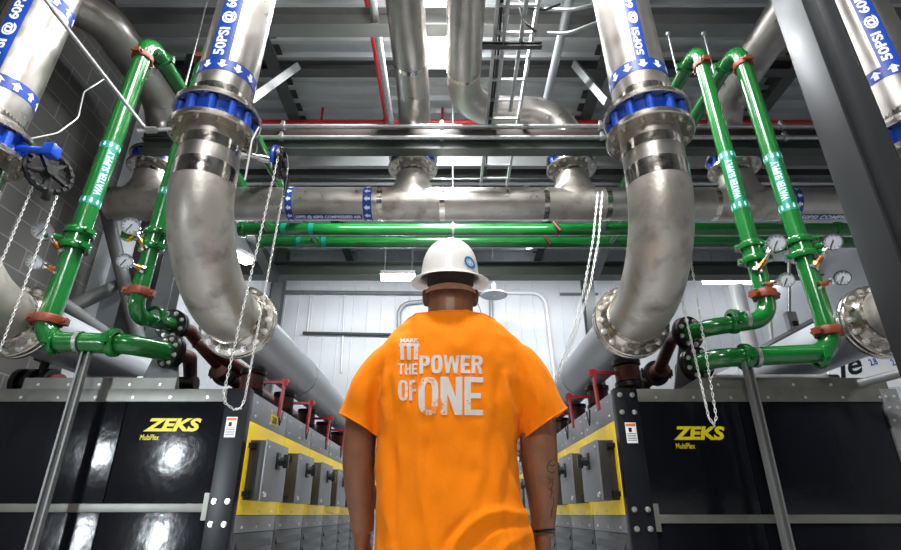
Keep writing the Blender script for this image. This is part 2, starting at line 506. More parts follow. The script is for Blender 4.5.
# columns
def column(x, y, w, m, z1=None, z0=0.0):
    bm = B(); ibeam(bm, (x, y, z0), (x, y, z1 or ZC), w, w, up=(0, 1, 0)); return struct('column', bm, m)
column(-3.75, 6.0, 0.24, BEAM_D)
column(3.2, 11.6, 0.25, BEAM_D, H + 5.2)
column(XL + 0.2, 12.15, 0.25, BEAM)
column(-4.1, 7.2, 0.25, BEAM)

# the heavy painted column at the right: flange faces the aisle
Xc, Yn, Yf, wc = 2.08, 2.25, 2.465, 0.20
bm = B()
t = 0.016
box(bm, Xc, Xc + t, Yn, Yf, 0, ZC - 0.2, 0.003); box(bm, Xc + wc - t, Xc + wc, Yn, Yf, 0, ZC - 0.2, 0.003)
box(bm, Xc + t, Xc + wc - t, (Yn + Yf) / 2 - 0.006, (Yn + Yf) / 2 + 0.006, 0, ZC - 0.2)
col = struct('column', bm, COLUMN)

# braces
def brace(name, pts, w, h, m, label, cat='brace', group=None):
    bm = B(); bar(bm, pts[0], pts[1], w, h); return solo(name, bm, m, label, cat, group)
brace('steel_brace', (P(625, 186, 7.3), P(594, 276, 9.8)), 0.16, 0.16, BEAM, 'grey steel brace slanting behind the right pipe elbow to the long beam')
brace('steel_brace', (P(238, 208, 7.0), P(274, 278, 9.8)), 0.18, 0.18, BEAM_D, 'dark steel brace slanting behind the left pipe elbow to the long beam')
brace('steel_brace', (P(574, 64, 5.9), P(607, 102, 5.3)), 0.05, 0.10, GALV, 'flat pale strap brace beside the right vertical pipe under the roof')
brace('steel_brace', (P(298, 66, 5.8), P(250, 100, 5.2)), 0.05, 0.10, GALV, 'flat pale strap brace beside the left vertical pipe under the roof')

bm = B(); tube(bm, P(38, -60, 5.0), P(140, 345, 5.9), 0.075, 16)
solo('steel_brace', bm, BEAM, 'round grey brace leaning beside the block wall behind the green pipes', 'brace')
bm = B(); tube(bm, P(60, 312, 5.5), P(152, 270, 6.4), 0.08, 16)
solo('steel_brace', bm, BEAM, 'short round grey brace rising behind the left green pipe elbow', 'brace')
bm = B(); tube(bm, P(50, 296, 4.6), P(128, 350, 5.6), 0.07, 16)
solo('steel_beam', bm, BEAM, 'round grey beam slanting down behind the lower left green pipe', 'beam')
bm = B(); prism(bm, (P(118, 238, 6.3), P(138, 345, 6.3), P(88, 330, 6.3)), (0, 0.02, 0))
solo('steel_gusset_plate', bm, mat('gusset_paint', (0.42, 0.45, 0.48), 0.1, 0.5), 'pale grey triangular plate behind the left round brace', 'plate')
bm = B(); bar(bm, P(752, 362, 5.5), P(828, 318, 7.5), 0.12, 0.18)
solo('steel_beam', bm, BEAM, 'grey beam slanting up behind the lower right green pipe', 'beam')

# ------------------------------------------------------------------ roof and wall lights
def strip_light(p, length, w, along, label, group=None, es=LAMP, h=0.07, hang=True):
    t = thing('strip_light', label, 'light', (p[0], p[1], p[2]), group)
    a = Vector(along).normalized(); s = Vector((-a.y, a.x, 0))
    c = Vector(p)
    bm = B(); bar(bm, c - a * length / 2 + V(0, 0, h), c + a * length / 2 + V(0, 0, h), w * 1.1, h); finish('housing', bm, PLASTIC, t)
    bm = B(); bar(bm, c - a * length / 2 * 0.98 + V(0, 0, -h * 0.1), c + a * length / 2 * 0.98 + V(0, 0, -h * 0.1), w, h * 1.2); finish('lens', bm, es, t)
    if hang:
        for k in (-0.4, 0.4):
            q = c + a * length * k + V(0, 0, h * 1.5); bm = B(); tube(bm, q, (q.x, q.y, ZC - 0.02), 0.008, 8); finish('hanger', bm, GALV, t)
    return t
LAMP_HI = mat('lamp_lens_strong', (1, 1, 1), 0, 0.5, emit=(0.95, 0.98, 1.0), es=30.0)
strip_light((-0.13, 5.3, H + 5.99), 1.2, 0.46, (0, 1, 0), 'bright roof light between the two overhead stainless pipes', es=LAMP_HI, hang=False)
strip_light(P(398, 277, 9.5), 0.66, 0.16, (1, 0, 0), 'lit strip light below the long beam left of the hard hat', es=LAMP_HI)
strip_light(P(238, 256, 8.0), 0.5, 0.16, (0.5, 1, 0), 'small lit strip light behind the left stainless elbow', es=LAMP_HI)
strip_light(P(528, 244, 11.5), 0.35, 0.14, (0.3, 1, 0), 'small lit lamp above the long beam right of the hard hat')
strip_light(P(492, 241, 11.0), 0.75, 0.12, (1, 0, 0), 'dim strip light above the long beam behind the hard hat', es=PLASTIC)
for x, tag_ in ((790, 'right'),):
    strip_light(P(775, 281.5, 11.5), 3.4, 0.12, (1, 0, 0), 'long thin glowing strip added for the lit wall top behind the right green pipes')  # no lamp here: a glowing strip put in for the lit top of the wall
strip_light((-0.6, -3.2, 4.75), 3.0, 0.5, (1, 0, 0), 'assumed roof light behind the viewer over the aisle')  # assumed fixture, added out of view behind the camera

# ------------------------------------------------------------------ stainless drops
RP = 0.18
VT = {}
def weld_band(parent, c, axis, r, w=0.05):
    bm = B(); lathe(bm, c, axis, [(-w / 2, r - 0.004), (-w / 2, r + 0.0025), (w / 2, r + 0.0025), (w / 2, r - 0.004)], 48)
    return finish('weld_band', bm, STEEL_B, parent)

def ring(bm, c, axis, R, r, t, seg=48):
    lathe(bm, c, axis, [(0, r), (0, R - 0.006), (0.006, R), (t - 0.006, R), (t, R - 0.006), (t, r)], seg, closed=True)

def flange_part(parent, c, axis, R, r, t, nb, bm_mesh=BOLT_BIG, m=FLANGE, both=False, hub=0.0, seg=48):
    bm = B(); ring(bm, c, axis, R, r, t, seg)
    if hub:
        lathe(bm, c, axis, [(0, r + 0.035), (-hub, r + 0.004), (-hub, r - 0.01), (0, r - 0.01)], seg)
    f = finish('flange', bm, m, parent)
    return f

def valve_thing(X, Y, z0, z1, label, R=0.236, group=None, gearbox=None, nb=12):
    t = thing('butterfly_valve', label, 'valve', (X, Y, z0), group)
    bm = B(); lathe(bm, (X, Y, z0), (0, 0, 1), [(0.0, 0.15), (0.0, R * 0.90), (z1 - z0, R * 0.90), (z1 - z0, 0.15)], 48, closed=True)
    b = finish('valve_body', bm, VBLUE, t)
    for i in range(nb):
        a = 2 * PI * (i + 0.5) / nb
        bm = B(); c = V(X + math.cos(a) * R * 0.93, Y + math.sin(a) * R * 0.93, 0)
        tube(bm, (c.x, c.y, z0 + 0.008), (c.x, c.y, z1 - 0.008), 0.027, 12)
        finish('lug', bm, VBLUE, t)
    if gearbox:
        d = Vector(gearbox).normalized(); c = V(X, Y, (z0 + z1) / 2)
        bm = B(); tube(bm, c + d * R * 0.85, c + d * (R + 0.14), 0.022, 14); finish('stem_neck', bm, VBLUE, t)
        bm = B(); q = c + d * (R + 0.17); box(bm, q.x - 0.035, q.x + 0.035, q.y - 0.04, q.y + 0.04, q.z - 0.04, q.z + 0.04, 0.008); finish('gearbox', bm, BLACK if False else VBLUE, t)
    return t

def drop(X, side, text=None, ang=(0, 0), zl=2.57, up=False, names=None, zv=2.12, XF=None, ends_at=12.0):
    Y0 = 2.7; zf = H + 1.19; R = 0.61; XF = XF if XF is not None else X
    # upper pipe
    t = thing('stainless_pipe', names[0], 'pipe', (X, Y0, H + zv + 0.16))
    zt = H + 5.9
    lean = V(-0.028 * (1 if X > 0 else -1), 0, 1)
    bm = B(); tube(bm, (X, Y0, H + zv + 0.195), V(X, Y0, H + zv + 0.195) + lean * 3.5, RP, 56); finish('pipe_wall', bm, STEEL, t)
    f = flange_part(t, (X, Y0, H + zv + 0.16), (0, 0, 1), 0.262, RP - 0.004, 0.036, 16)
    bolts(t, BOLT_ST, (X, Y0, H + zv + 0.196), (0, 0, 1), 0.225, 12)
    weld_band(t, (X, Y0, H + zv + 0.285), (0, 0, 1), RP)
    ref = V(-X, -Y0, 0)
    label_wrap(t, V(X, Y0, H) - V(lean.x, 0, 0) * (zv + 0.195), lean, ref, RP, zl - 0.045, zl + 0.045, text, [math.radians(a) for a in ang], (zl + 0.045, zl + 1.65), n=12, flip=up, a_off=0.26)
    if up:
        label_wrap(t, V(X, Y0, H) - V(lean.x, 0, 0) * (zv + 0.195), lean, ref, RP, zl + 0.72, zl + 0.81, n=12, flip=up, a_off=0.26)
    # valve
    VT[side] = valve_thing(X, Y0, H + zv + 0.04, H + zv + 0.16, names[1], gearbox=(1, 0.15, 0) if side == 'L2' else None)
    # spool with elbow
    t = thing('stainless_elbow', names[2], 'pipe', (X, Y0, zf - 0.25))
    bm = B(); tube(bm, (X, Y0, zf + R), (X, Y0, H + zv + 0.01), RP, 56, cap=False); finish('pipe_wall', bm, STEEL, t)
    ring_top = B(); ring(ring_top, (X, Y0, H + zv), (0, 0, 1), 0.262, RP - 0.004, 0.04)
    f = finish('flange', ring_top, FLANGE, t)
    bolts(t, BOLT_ST, (X, Y0, H + zv), (0, 0, -1), 0.225, 12)
    weld_band(t, (X, Y0, H + zv - 0.10), (0, 0, 1), RP, 0.07)
    weld_band(t, (X, Y0, zf + R + 0.03), (0, 0, 1), RP, 0.11)
    n = 22; pts = []
    for i in range(n + 1):
        a = PI / 2 * i / n
        pts.append(V(X + (XF - X) * i / n, Y0 + R - R * math.cos(a), zf + R - R * math.sin(a)))
    bm = B(); sweep(bm, pts, RP + 0.002, 56); finish('elbow', bm, ELBOW, t)
    bm = B(); tube(bm, (XF, Y0 + R - 0.01, zf), (XF, 3.44, zf), RP, 56, cap=False); finish('neck', bm, STEEL_B, t)
    bm = B(); ring(bm, (XF, 3.405, zf), (0, 1, 0), 0.250, RP - 0.004, 0.036)
    lathe(bm, (XF, 3.405, zf), (0, -1, 0), [(0, RP + 0.03), (0.06, RP + 0.004), (0.06, RP - 0.01)], 56)
    f = finish('flange', bm, FLANGE, t)
    bolts(t, BOLT_BIG, (XF, 3.405, zf), (0, -1, 0), 0.215, 16)
    # grey pipe running down the hall
    t = thing('grey_pipe', names[3], 'pipe', (XF, 3.45, zf - 0.25))
    bm = B(); tube(bm, (XF, 3.47, zf), (XF, ends_at, zf), RP, 56); finish('pipe_wall', bm, GREY_PIPE, t)
    bm = B(); ring(bm, (XF, 3.447, zf), (0, 1, 0), 0.250, RP - 0.004, 0.036); finish('flange', bm, FLANGE, t)
    for y in (5.0, 7.0, 9.0):
        bm = B(); lathe(bm, (XF, y, zf), (0, 1, 0), [(-0.02, RP - 0.004), (-0.02, RP + 0.006), (0.02, RP + 0.006), (0.02, RP - 0.004)], 48); finish('pipe_clamp', bm, GALV, t)
TXT = '50PSI @ 60PSI COMPRESSED AIR'
drop(-1.47, 'L1', TXT, (-6, -46), 2.57, False,
     ('upright stainless pipe left of the aisle with blue strip and down arrows', 'blue lugged valve in the stainless pipe left of the aisle',
      'stainless elbow curving down left of the worker towards the aisle', 'grey pipe running back above the left cabinets'), XF=-1.43)
drop(1.235, 'R1', TXT, (29, 3), 2.57, False,
     ('upright stainless pipe right of the aisle with blue strip and down arrows', 'blue lugged valve in the stainless pipe right of the aisle',
      'stainless elbow curving down right of the worker towards the aisle', 'grey pipe running back above the right cabinets'), XF=1.215)
drop(-2.9, 'L2', TXT, (-20, -55), 2.47, True,
     ('upright stainless pipe at the left edge with up arrows', 'blue valve with gearbox at the left edge by the chain wheel',
      'stainless elbow and flange at the left edge beside the block wall', 'grey pipe behind the flange at the left edge'), zv=1.98)
drop(2.88, 'R2', TXT, (30, -2), 2.56, True,
     ('upright stainless pipe at the right edge behind the big column', 'blue valve hidden beside the big grey column at right',
      'stainless elbow and big bolted flange at the right edge', 'grey pipe behind the flange at the right edge'), zv=1.98)

RP = 0.197
# ------------------------------------------------------------------ stainless header across the hall
YH, ZH = 5.44, H + 3.34
TEES = (-3.6, -0.456, 1.467, 3.44)
t = thing('stainless_header_pipe', 'long stainless pipe crossing the hall above the worker with tees on top', 'pipe', (0, YH, ZH - RP))
bm = B(); tube(bm, (-3.85, YH, ZH), (5.8, YH, ZH), RP, 56); finish('pipe_wall', bm, STEEL, t)
bm = B(); lathe(bm, (-3.85, YH, ZH), (-1, 0, 0), [(0, RP), (0.05, RP * 0.95), (0.09, RP * 0.75), (0.115, RP * 0.4), (0.12, 0)], 48); finish('end_cap', bm, STEEL, t)
href = V(0, -YH, -(ZH - H))
label_wrap(t, (0, YH, ZH), (1, 0, 0), href, RP, -1.895, -1.815, '50PSI @ 60PSI COMPRESSED AIR', (math.radians(62), math.radians(36)), (-1.80, -1.02), n=12, a_off=0.2)
label_wrap(t, (0, YH, ZH), (1, 0, 0), href, RP, -1.005, -0.905, n=12, a_off=0.2)
label_wrap(t, (0, YH, ZH), (1, 0, 0), href, RP, 3.95, 4.03, n=12)
label_wrap(t, (0, YH, ZH), (1, 0, 0), href, RP, 5.0, 5.08, '50PSI COMPRESSED AIR', (math.radians(62), math.radians(36)), (4.04, 4.98), n=12)
for X in TEES:
    zn = ZH + 0.47
    bm = B(); rgs = []
    for h_, rx in ((0.0, 0.36), (0.10, 0.345), (0.16, 0.30), (0.19, 0.262), (0.23, 0.228), (0.28, 0.207), (0.34, RP), (0.47, RP)):
        rgs.append([bm.verts.new((X + rx * math.cos(2 * PI * i / 48), YH + RP * 1.004 * math.sin(2 * PI * i / 48), ZH + h_)) for i in range(48)])
    for a_, b_ in zip(rgs[:-1], rgs[1:]):
        for i in range(48): bm.faces.new((a_[i], a_[(i + 1) % 48], b_[(i + 1) % 48], b_[i]))
    lathe(bm, (X - 0.36, YH, ZH), (1, 0, 0), [(0, RP - 0.01), (0, RP + 0.002), (0.72, RP + 0.002), (0.72, RP - 0.01)], 48)
    finish('tee', bm, ELBOW, t)
    for s in (-1, 1):
        weld_band(t, (X + s * 0.36, YH, ZH), (1, 0, 0), RP, 0.06)
    weld_band(t, (X, YH, zn - 0.07), (0, 0, 1), RP, 0.05)
    bm = B(); ring(bm, (X, YH, zn), (0, 0, 1), 0.298, RP - 0.004, 0.036); f = finish('flange', bm, FLANGE, t)
    bolts(t, BOLT_BIG, (X, YH, zn), (0, 0, -1), 0.255, 12)
vl = ('blue valve above the far left tee of the stainless header', 'blue valve above the header tee left of the cable ladder', 'blue valve above the header tee right of the cable ladder', 'blue valve above the header tee behind the right green pipes')
for X, l in zip(TEES, vl):
    valve_thing(X, YH, ZH + 0.47 + 0.037, ZH + 0.47 + 0.157, l, R=0.262)
def overhead(X, pts, Rf, label):
    t = thing('stainless_branch_pipe', label, 'pipe', (X, YH, ZH + 0.63))
    bm = B(); sweep(bm, fillet(pts, Rf, 14), RP, 48); finish('pipe_wall', bm, STEEL, t)
    bm = B(); ring(bm, (X, YH, ZH + 0.63), (0, 0, 1), 0.298, RP - 0.004, 0.036); finish('flange', bm, FLANGE, t)
    bolts(t, BOLT_MID, (X, YH, ZH + 0.666), (0, 0, 1), 0.255, 12)
    return t
ZO = H + 4.72
t = overhead(-0.456, [(-0.456, YH, ZH + 0.64), (-0.456, YH, ZO), (-0.456, 0.5, ZO)], 0.45, 'left overhead stainless pipe passing beside the bright roof light')
weld_band(t, (-0.456, 4.6, ZO), (0, 1, 0), RP, 0.06)
t = overhead(1.467, [(1.467, YH, ZH + 0.64), (1.467, YH, ZO - 0.02), (0.155, YH, ZO), (0.155, 0.5, ZO)], 0.5, 'right overhead stainless pipe curving behind the cable ladder')
weld_band(t, (0.155, 4.75, ZO), (0, 1, 0), RP, 0.05)
t = overhead(3.44, [(3.44, YH, ZH + 0.64), (3.44, YH, ZO), (3.44, 0.5, ZO)], 0.45, 'overhead stainless pipe going forward behind the right green pipes')
t = overhead(-3.6, [(-3.6, YH, ZH + 0.64), (-3.6, YH, ZO), (-3.6, 4.05, ZO), (-4.12, 3.55, ZO)], [0.45, 0.35], 'overhead stainless pipe bending away at the top left')
weld_band(t, (-3.6, 4.7, ZO), (0, 1, 0), RP, 0.05)

# support beam with two tubes
bm = B(); ibeam(bm, (-3.5, 5.0, H + 3.83), (5.9, 5.0, H + 3.83), 0.14, 0.155)
solo('support_beam', bm, BEAM_G, 'dark olive beam crossing in front of the stainless header valves', 'beam')
for z, y, l, x0 in ((4.02, 4.88, 'upper thin bright tube crossing above the support beam', -2.25), (3.864, 4.88, 'lower thin bright tube crossing along the support beam', -2.15)):
    t = thing('instrument_tube', l, 'pipe', (0, y, H + z - 0.03))
    bm = B(); tube(bm, (x0, y, H + z), (5.8, y, H + z), 0.026, 16); finish('tube', bm, GALV, t)
    for x in (-1.9, -0.1, 1.7, 3.75):
        bm = B(); tube(bm, (x - 0.02, y, H + z), (x + 0.02, y, H + z), 0.04, 14); box(bm, x - 0.015, x + 0.015, y - 0.02, y + 0.02, H + z + 0.03, H + z + 0.07); finish('clamp', bm, GALV, t)
bm = B(); box(bm, -3.5, 5.9, 4.95, 5.01, H + 3.938, H + 4.038)
solo('support_angle', bm, mat('brown_angle', (0.05, 0.035, 0.03), 0.2, 0.5), 'dark brown angle bar between the two thin tubes', 'beam')
# more steel behind the header
for (yp, Y, h, m, l) in ((161, 7.0, 0.09, BEAM, 'grey bar crossing behind the cable ladder above the header'), (172, 7.2, 0.06, BEAM_D, 'dark bar crossing just above the stainless header'), (180, 7.4, 0.05, GALV, 'pale bar crossing directly behind the top of the header')):
    z = P(450, yp, Y).z
    bm = B(); box(bm, -4.3, 7.2, Y, Y + 0.08, z - h, z + h); solo('cross_bar', bm, m, l, 'beam')

# ------------------------------------------------------------------ red sprinkler line
t = thing('sprinkler_pipe', 'red sprinkler pipe under the roof deck with a cross line', 'pipe', (-1.03, 6.97, H + 5.78))
bm = B(); tube(bm, (-1.03, 0.5, H + 5.82), (-1.03, 6.97, H + 5.82), 0.04, 16); finish('main_pipe', bm, RED_PIPE, t)
bm = B(); tube(bm, (-4.3, 6.97, H + 5.82), (7.3, 6.97, H + 5.82), 0.04, 16); finish('cross_pipe', bm, RED_PIPE, t)
bm = B(); tube(bm, (-1.03, 6.9, H + 5.82), (-1.03, 7.04, H + 5.82), 0.06, 16); finish('coupling', bm, RED_PIPE, t)
for x in (-2.1, -0.13, 1.7, 4.2):
    bm = B(); tube(bm, (x, 6.97, H + 5.82), (x, 6.97, H + 6.12), 0.022, 10); finish('sprig', bm, RED_PIPE, t)
for (x, Y0_, Y1_, r, m, l) in ((-0.93, 1, 9, 0.05, GALV, 'pale conduit beside the red sprinkler pipe'),
                               (1.38, 3.5, 9, 0.055, GREY_PIPE, 'blue grey pipe under the roof right of the cable ladder'),):
    bm = B(); z = H + 5.6 if x < 0 else H + 5.45
    tube(bm, (x, Y0_, z), (x, Y1_, z), r, 14); solo('roof_conduit', bm, m, l, 'pipe')
# curved conduits joining the ladder from the right pipe
for (a, b, c, l) in (((598, 22), (568, 34), (548, 33), 'pale conduit curving from behind the right stainless pipe to the cable ladder'), ((598, 4), (572, 10), (545, 9), 'upper pale conduit curving from behind the right stainless pipe to the ladder')):
    bm = B(); sweep(bm, fillet([P(a[0], a[1], 3.6), P(b[0], b[1], 3.6), P(c[0], c[1], 3.7)], 0.15), 0.016, 10); solo('conduit', bm, GALV, l, 'conduit')
for (pts, l) in ((((515, -6), (528, 8), (545, 10), (560, 4)), 'black cable looping over the cable ladder near the top of view'), (((519, 8), (524, 22), (536, 32)), 'black cable hanging down beside the ladder crossbar')):
    bm = B(); sweep(bm, fillet([P(x, y, 3.45) for x, y in pts], 0.06, 6), 0.011, 8); solo('cable', bm, BLACK, l, 'cable')

# ------------------------------------------------------------------ cable ladder
def ladder(x0, x1, z, y0, y1, label, step=0.30, m=GALV):
    t = thing('cable_ladder', label, 'cable ladder', ((x0 + x1) / 2, y0, z))
    for x in (x0, x1):
        bm = B(); box(bm, x - 0.014, x + 0.014, y0, y1, z, z + 0.09); finish('rail', bm, m, t)
    y = y0 + 0.1
    while y < y1:
        bm = B(); box(bm, x0, x1, y - 0.012, y + 0.012, z + 0.01, z + 0.035); finish('rung', bm, m, t); y += step
    return t
zl_ = H + 4.13
ladder(0.42, 0.78, zl_, 2.4, 6.3, 'galvanised cable ladder hanging over the header above the worker')
for (x, l) in ((0.50, 'front left long rod clipped under the cable ladder'), (0.66, 'front right long rod clipped under the cable ladder')):
    bm = B(); tube(bm, (x, 2.4, zl_ - 0.05), (x, 4.7, zl_ - 0.05), 0.02, 12); solo('conduit', bm, GALV, l, 'conduit')
bm = B(); channel(bm, (0.30, 3.75, zl_ - 0.09), (0.86, 3.75, zl_ - 0.09), 0.05, 0.05, (0, -1, 0)); solo('strut_hanger', bm, BEAM_D, 'dark strut crossing under the cable ladder', 'strut')
for k, x in enumerate((0.445, 0.47)):
    bm = B(); sweep(bm, [V(x + 0.008 * math.sin(y * 3 + k), y, zl_ + 0.05) for y in [2.4 + i * 0.25 for i in range(16)]], 0.012, 8); solo('cable', bm, BLACK, 'black cable lying along the left side of the cable ladder', 'cable', 'black cables on the ladder')
t = thing('ring_lamp', 'round pale fixture hanging right of the hard hat', 'light', P(494, 296, 11.2))
c = P(494, 296, 11.2); bm = B(); lathe(bm, c, (0, 0, 1), [(0, 0.02), (0.01, 0.30), (0.04, 0.30), (0.05, 0.02)], 36); finish('disc', bm, GREY_PIPE, t)
bm = B(); tube(bm, c, c + V(0, 0, 0.3), 0.05, 12); tube(bm, c, (c.x, c.y, ZC - 0.02), 0.014, 12); finish('stem', bm, PLASTIC, t)

# ------------------------------------------------------------------ back wall conduits
def wall_run(px, r, m, label, Y=12.3, R=0.35, cat='conduit'):
    pts = [P(x, y, YB - 0.013 - r if Y in (12.3, 12.22) else Y) for x, y in px]
    bm = B(); sweep(bm, fillet(pts, R, 8) if len(pts) > 2 else pts, r, 12); return solo('conduit', bm, m, label, cat)
wall_run(((268, 292), (484, 294)), 0.05, BEAM, 'long grey conduit across the back wall behind the hard hat')
wall_run(((500, 292.5), (545, 293), (549, 330), (560, 420)), 0.045, PLASTIC, 'white conduit bending down on the back wall right of the worker')
wall_run(((560, 294), (598, 294)), 0.035, BEAM, 'short grey conduit on the back wall left of the right flange')
wall_run(((303, 333), (404, 335)), 0.04, BEAM_D, 'dark handrail like bar across the back wall left of the worker')
wall_run(((398, 400), (399, 304), (428, 301)), 0.055, mat('conduit_mid', (0.3, 0.32, 0.34), 0.3, 0.4), 'grey conduit bending into the back wall left of the collar', R=0.3)
wall_run(((345, 293), (341, 372)), 0.022, PLASTIC, 'thin white drop conduit on the back wall near the left grey pipe', Y=12.22)
wall_run(((311, 293), (307, 333)), 0.018, PLASTIC, 'thin white drop conduit on the back wall at far left', Y=12.22)
wall_run(((491, 298), (492, 345)), 0.05, mat('conduit_mid2', (0.3, 0.32, 0.34), 0.3, 0.4), 'upright grey conduit on the back wall right of the neck', Y=12.22)
wall_run(((478, 304), (484, 320), (494, 336)), 0.012, BEAM, 'thin dark cable drooping on the back wall right of the neck', Y=12.15)
# white pipe, box and notice at the right
bm = B(); tube(bm, P(736, 286, 6.5), P(752, 352, 6.5), 0.09, 20); solo('white_pipe', bm, PLASTIC, 'stout white upright pipe behind the right green pipe', 'pipe')
t = thing('switch_box', 'small grey switch box on the white wall behind the right green pipes', 'switch box', P(793, 325, 7.2))
c = P(793, 318, 7.2)
bm = B(); box(bm, c.x - 0.07, c.x + 0.07, 7.2, 7.3, c.z - 0.16, c.z + 0.1, 0.01); finish('case', bm, GALV, t)
bm = B(); box(bm, c.x - 0.035, c.x + 0.035, 7.17, 7.2, c.z - 0.12, c.z - 0.05, 0.005); finish('toggle', bm, BLACK, t)
bm = B(); tube(bm, (c.x, 7.25, c.z + 0.1), P(789, 262, 7.25), 0.025, 10); finish('conduit', bm, GALV, t)
wall_run(((768, 300), (772, 345)), 0.03, PLASTIC, 'slim white upright tube left of the grey switch box', Y=7.4)
YN = 5.0
bm = B(); q = [P(826, 378, YN), P(838, 352, YN), P(868, 345, YN), P(888, 386, YN)]
bm = B(); prism(bm, (P(828, 371, YN), P(893, 346, YN), P(905, 386, YN), P(828, 392, YN)), (0, 0.012, 0))
t = solo('notice_board', bm, mat('notice_white', (0.72, 0.74, 0.78), 0, 0.5), 'white tilted board with a large black letter at lower right', 'notice')
bm = flat_text('Je', P(838, 386, YN), (0.97, 0, 0.22), (-0.22, 0, 0.97), 0.33, 0.26, (0, -1, 0), bold=0.02, shear=0.4); finish('letters', bm, BLACK, t)
for i, x in enumerate((871, 893)):
    o_ = P(x, 366, YN)
    bm = flat_text('5&K\n2.8', o_, (0.97, 0, 0.22), (-0.22, 0, 0.97), 0.12, 0.15, (0, -1, 0), bold=0.03); finish('blue_letters', bm, BLUE, t)
t.name = 'notice_board'

# ------------------------------------------------------------------ chains and wheels
def chain_bm(pts, pitch=0.021, L=0.0285, Wd=0.016, wr=0.0026):
    pts = [Vector(p) for p in pts]
    segs = []; tot = 0
    for a, b in zip(pts[:-1], pts[1:]): segs.append((tot, a, b)); tot += (b - a).length
    bm = B(); s = pitch / 2; k = 0; j = 0
    while s < tot:
        while j + 1 < len(segs) and segs[j + 1][0] < s: j += 1
        t0, a, b = segs[j]; d = (b - a).normalized(); c = a + d * (s - t0)
        _, u, w = frame(d)
        rot = 0.6 + (PI / 2 if k % 2 else 0) + 0.05 * math.sin(k * 0.7)
        n = u * math.cos(rot) + w * math.sin(rot)
        loop = []
        for i in range(10):
            a2 = 2 * PI * i / 10
            loop.append(c + n * math.cos(a2) * (Wd / 2 - wr) + d * (math.sin(a2) * (Wd / 2 - wr) + (L - Wd) / 2 * (1 if math.sin(a2) > 0.01 else -1 if math.sin(a2) < -0.01 else 0)))
        sweep(bm, loop, wr, 5, closed=True)
        s += pitch; k += 1
    return bm
def chain(pts, label, group=None, **k):
    return solo('pull_chain', chain_bm(pts, **k), CHAIN, label, 'chain', group, 80)

def wheel(c, axis, R, parent, m=BLACK):
    c = Vector(c); d, u, w = frame(axis)
    bm = B(); loop = [c + (u * math.cos(2 * PI * i / 36) + w * math.sin(2 * PI * i / 36)) * R for i in range(36)]
    sweep(bm, loop, 0.02, 8, closed=True)
    for i in range(18):
        a = 2 * PI * i / 18; n = u * math.cos(a) + w * math.sin(a)
        bar(bm, c + n * R * 0.97 - d * 0.028, c + n * (R * 0.97) + d * 0.028, 0.022, 0.022, n)
    t = finish('chain_wheel', bm, m, parent)
    for i in range(5):
        a = 2 * PI * i / 5 + 0.3; n = u * math.cos(a) + w * math.sin(a)
        bm = B(); bar(bm, c + n * 0.02, c + n * R, 0.022, 0.03, d); finish('spoke', bm, m, t)
    bm = B(); tube(bm, c - d * 0.04, c + d * 0.04, 0.035, 16); finish('hub', bm, m, t)
    return t
# left edge wheel, driven by the valve gearbox
cw = P(49, 172, 2.9)
wheel(cw, (0.9, -0.42, 0.05), 0.135, VT['L2'])
bm = B(); tube(bm, cw - V(0.03, 0, 0), P(18, 168, 2.85), 0.014, 12); finish('wheel_shaft', bm, BLACK, VT['L2'])
bm = B(); box(bm, cw.x + 0.02, cw.x + 0.06, cw.y - 0.02, cw.y + 0.02, cw.z - 0.21, cw.z - 0.14, 0.008)
finish('chain_guide', bm, BLACK, VT['L2'])
chain([P(34, 184, 2.86), P(0, 265, 2.86), P(-60, 420, 2.86)], 'pull chain hanging from the left side of the left wheel')
chain([P(57, 196, 2.95), P(22, 292, 2.95), P(-6, 365, 2.95)], 'pull chain hanging from the right side of the left wheel past the gauges')
# wheel by the left stainless elbow
cw = P(280, 163, 2.85)
wheel(cw, (1, 0.1, 0), 0.088, VT['L1'])
bm = B(); a_ = V(-1.30, 2.74, cw.z); tube(bm, a_, cw, 0.015, 12); tube(bm, a_, a_ + (cw - a_) * 0.18, 0.03, 12); tube(bm, a_ + (cw - a_) * 0.45, a_ + (cw - a_) * 0.7, 0.022, 12)
finish('wheel_shaft', bm, CHROME, VT['L1'])
bm = B(); sweep(bm, [cw + V(-0.02, math.cos(a) * 0.1, math.sin(a) * 0.1) for a in [PI * 0.02 * i for i in range(-8, 60)]], 0.014, 8)
finish('wheel_guard', bm, VBLUE, VT['L1'])
top_a = P(273, 176, 2.8); top_b = P(288, 186, 2.92)
arc = [cw + V(0.02, math.cos(a) * 0.095, math.sin(a) * 0.095) for a in [PI * (0.0 + i / 12) for i in range(13)]]
zb = P(238, 404, 2.8).z
loop = [V(cw.x, 2.98, zb + 0.04)] + [p for p in arc] + [V(cw.x + 0.0, 2.73, zb + 0.04)]
chain([arc[0], V(cw.x - 0.03, 2.95, zb + 0.05), V(cw.x - 0.035, 2.92, zb), V(cw.x - 0.04, 2.85, zb - 0.02), V(cw.x - 0.06, 2.78, zb), V(cw.x - 0.07, 2.76, zb + 0.05), arc[-1]] + arc[::-1][1:], 'long chain loop hanging over the left stainless elbow')
bm = B(); tube(bm, P(287, 178, 2.95), P(284, 198, 2.95), 0.018, 10, 0.008); finish('chain_guide', bm, BLACK, VT['L1'])
# right loop
zt_ = P(690, 262, 2.9).z; bz = P(714, 425, 2.9)
chain([P(676, 165, 2.92), P(694, 280, 2.92), bz + V(0.02, 0, 0.04), bz, bz + V(-0.02, 0, 0.04), P(682, 300, 2.98), P(660, 165, 2.95)], 'long chain loop hanging beside the right stainless elbow')
wheel(P(668, 160, 2.95), (1, 0, 0), 0.11, VT['R1'])
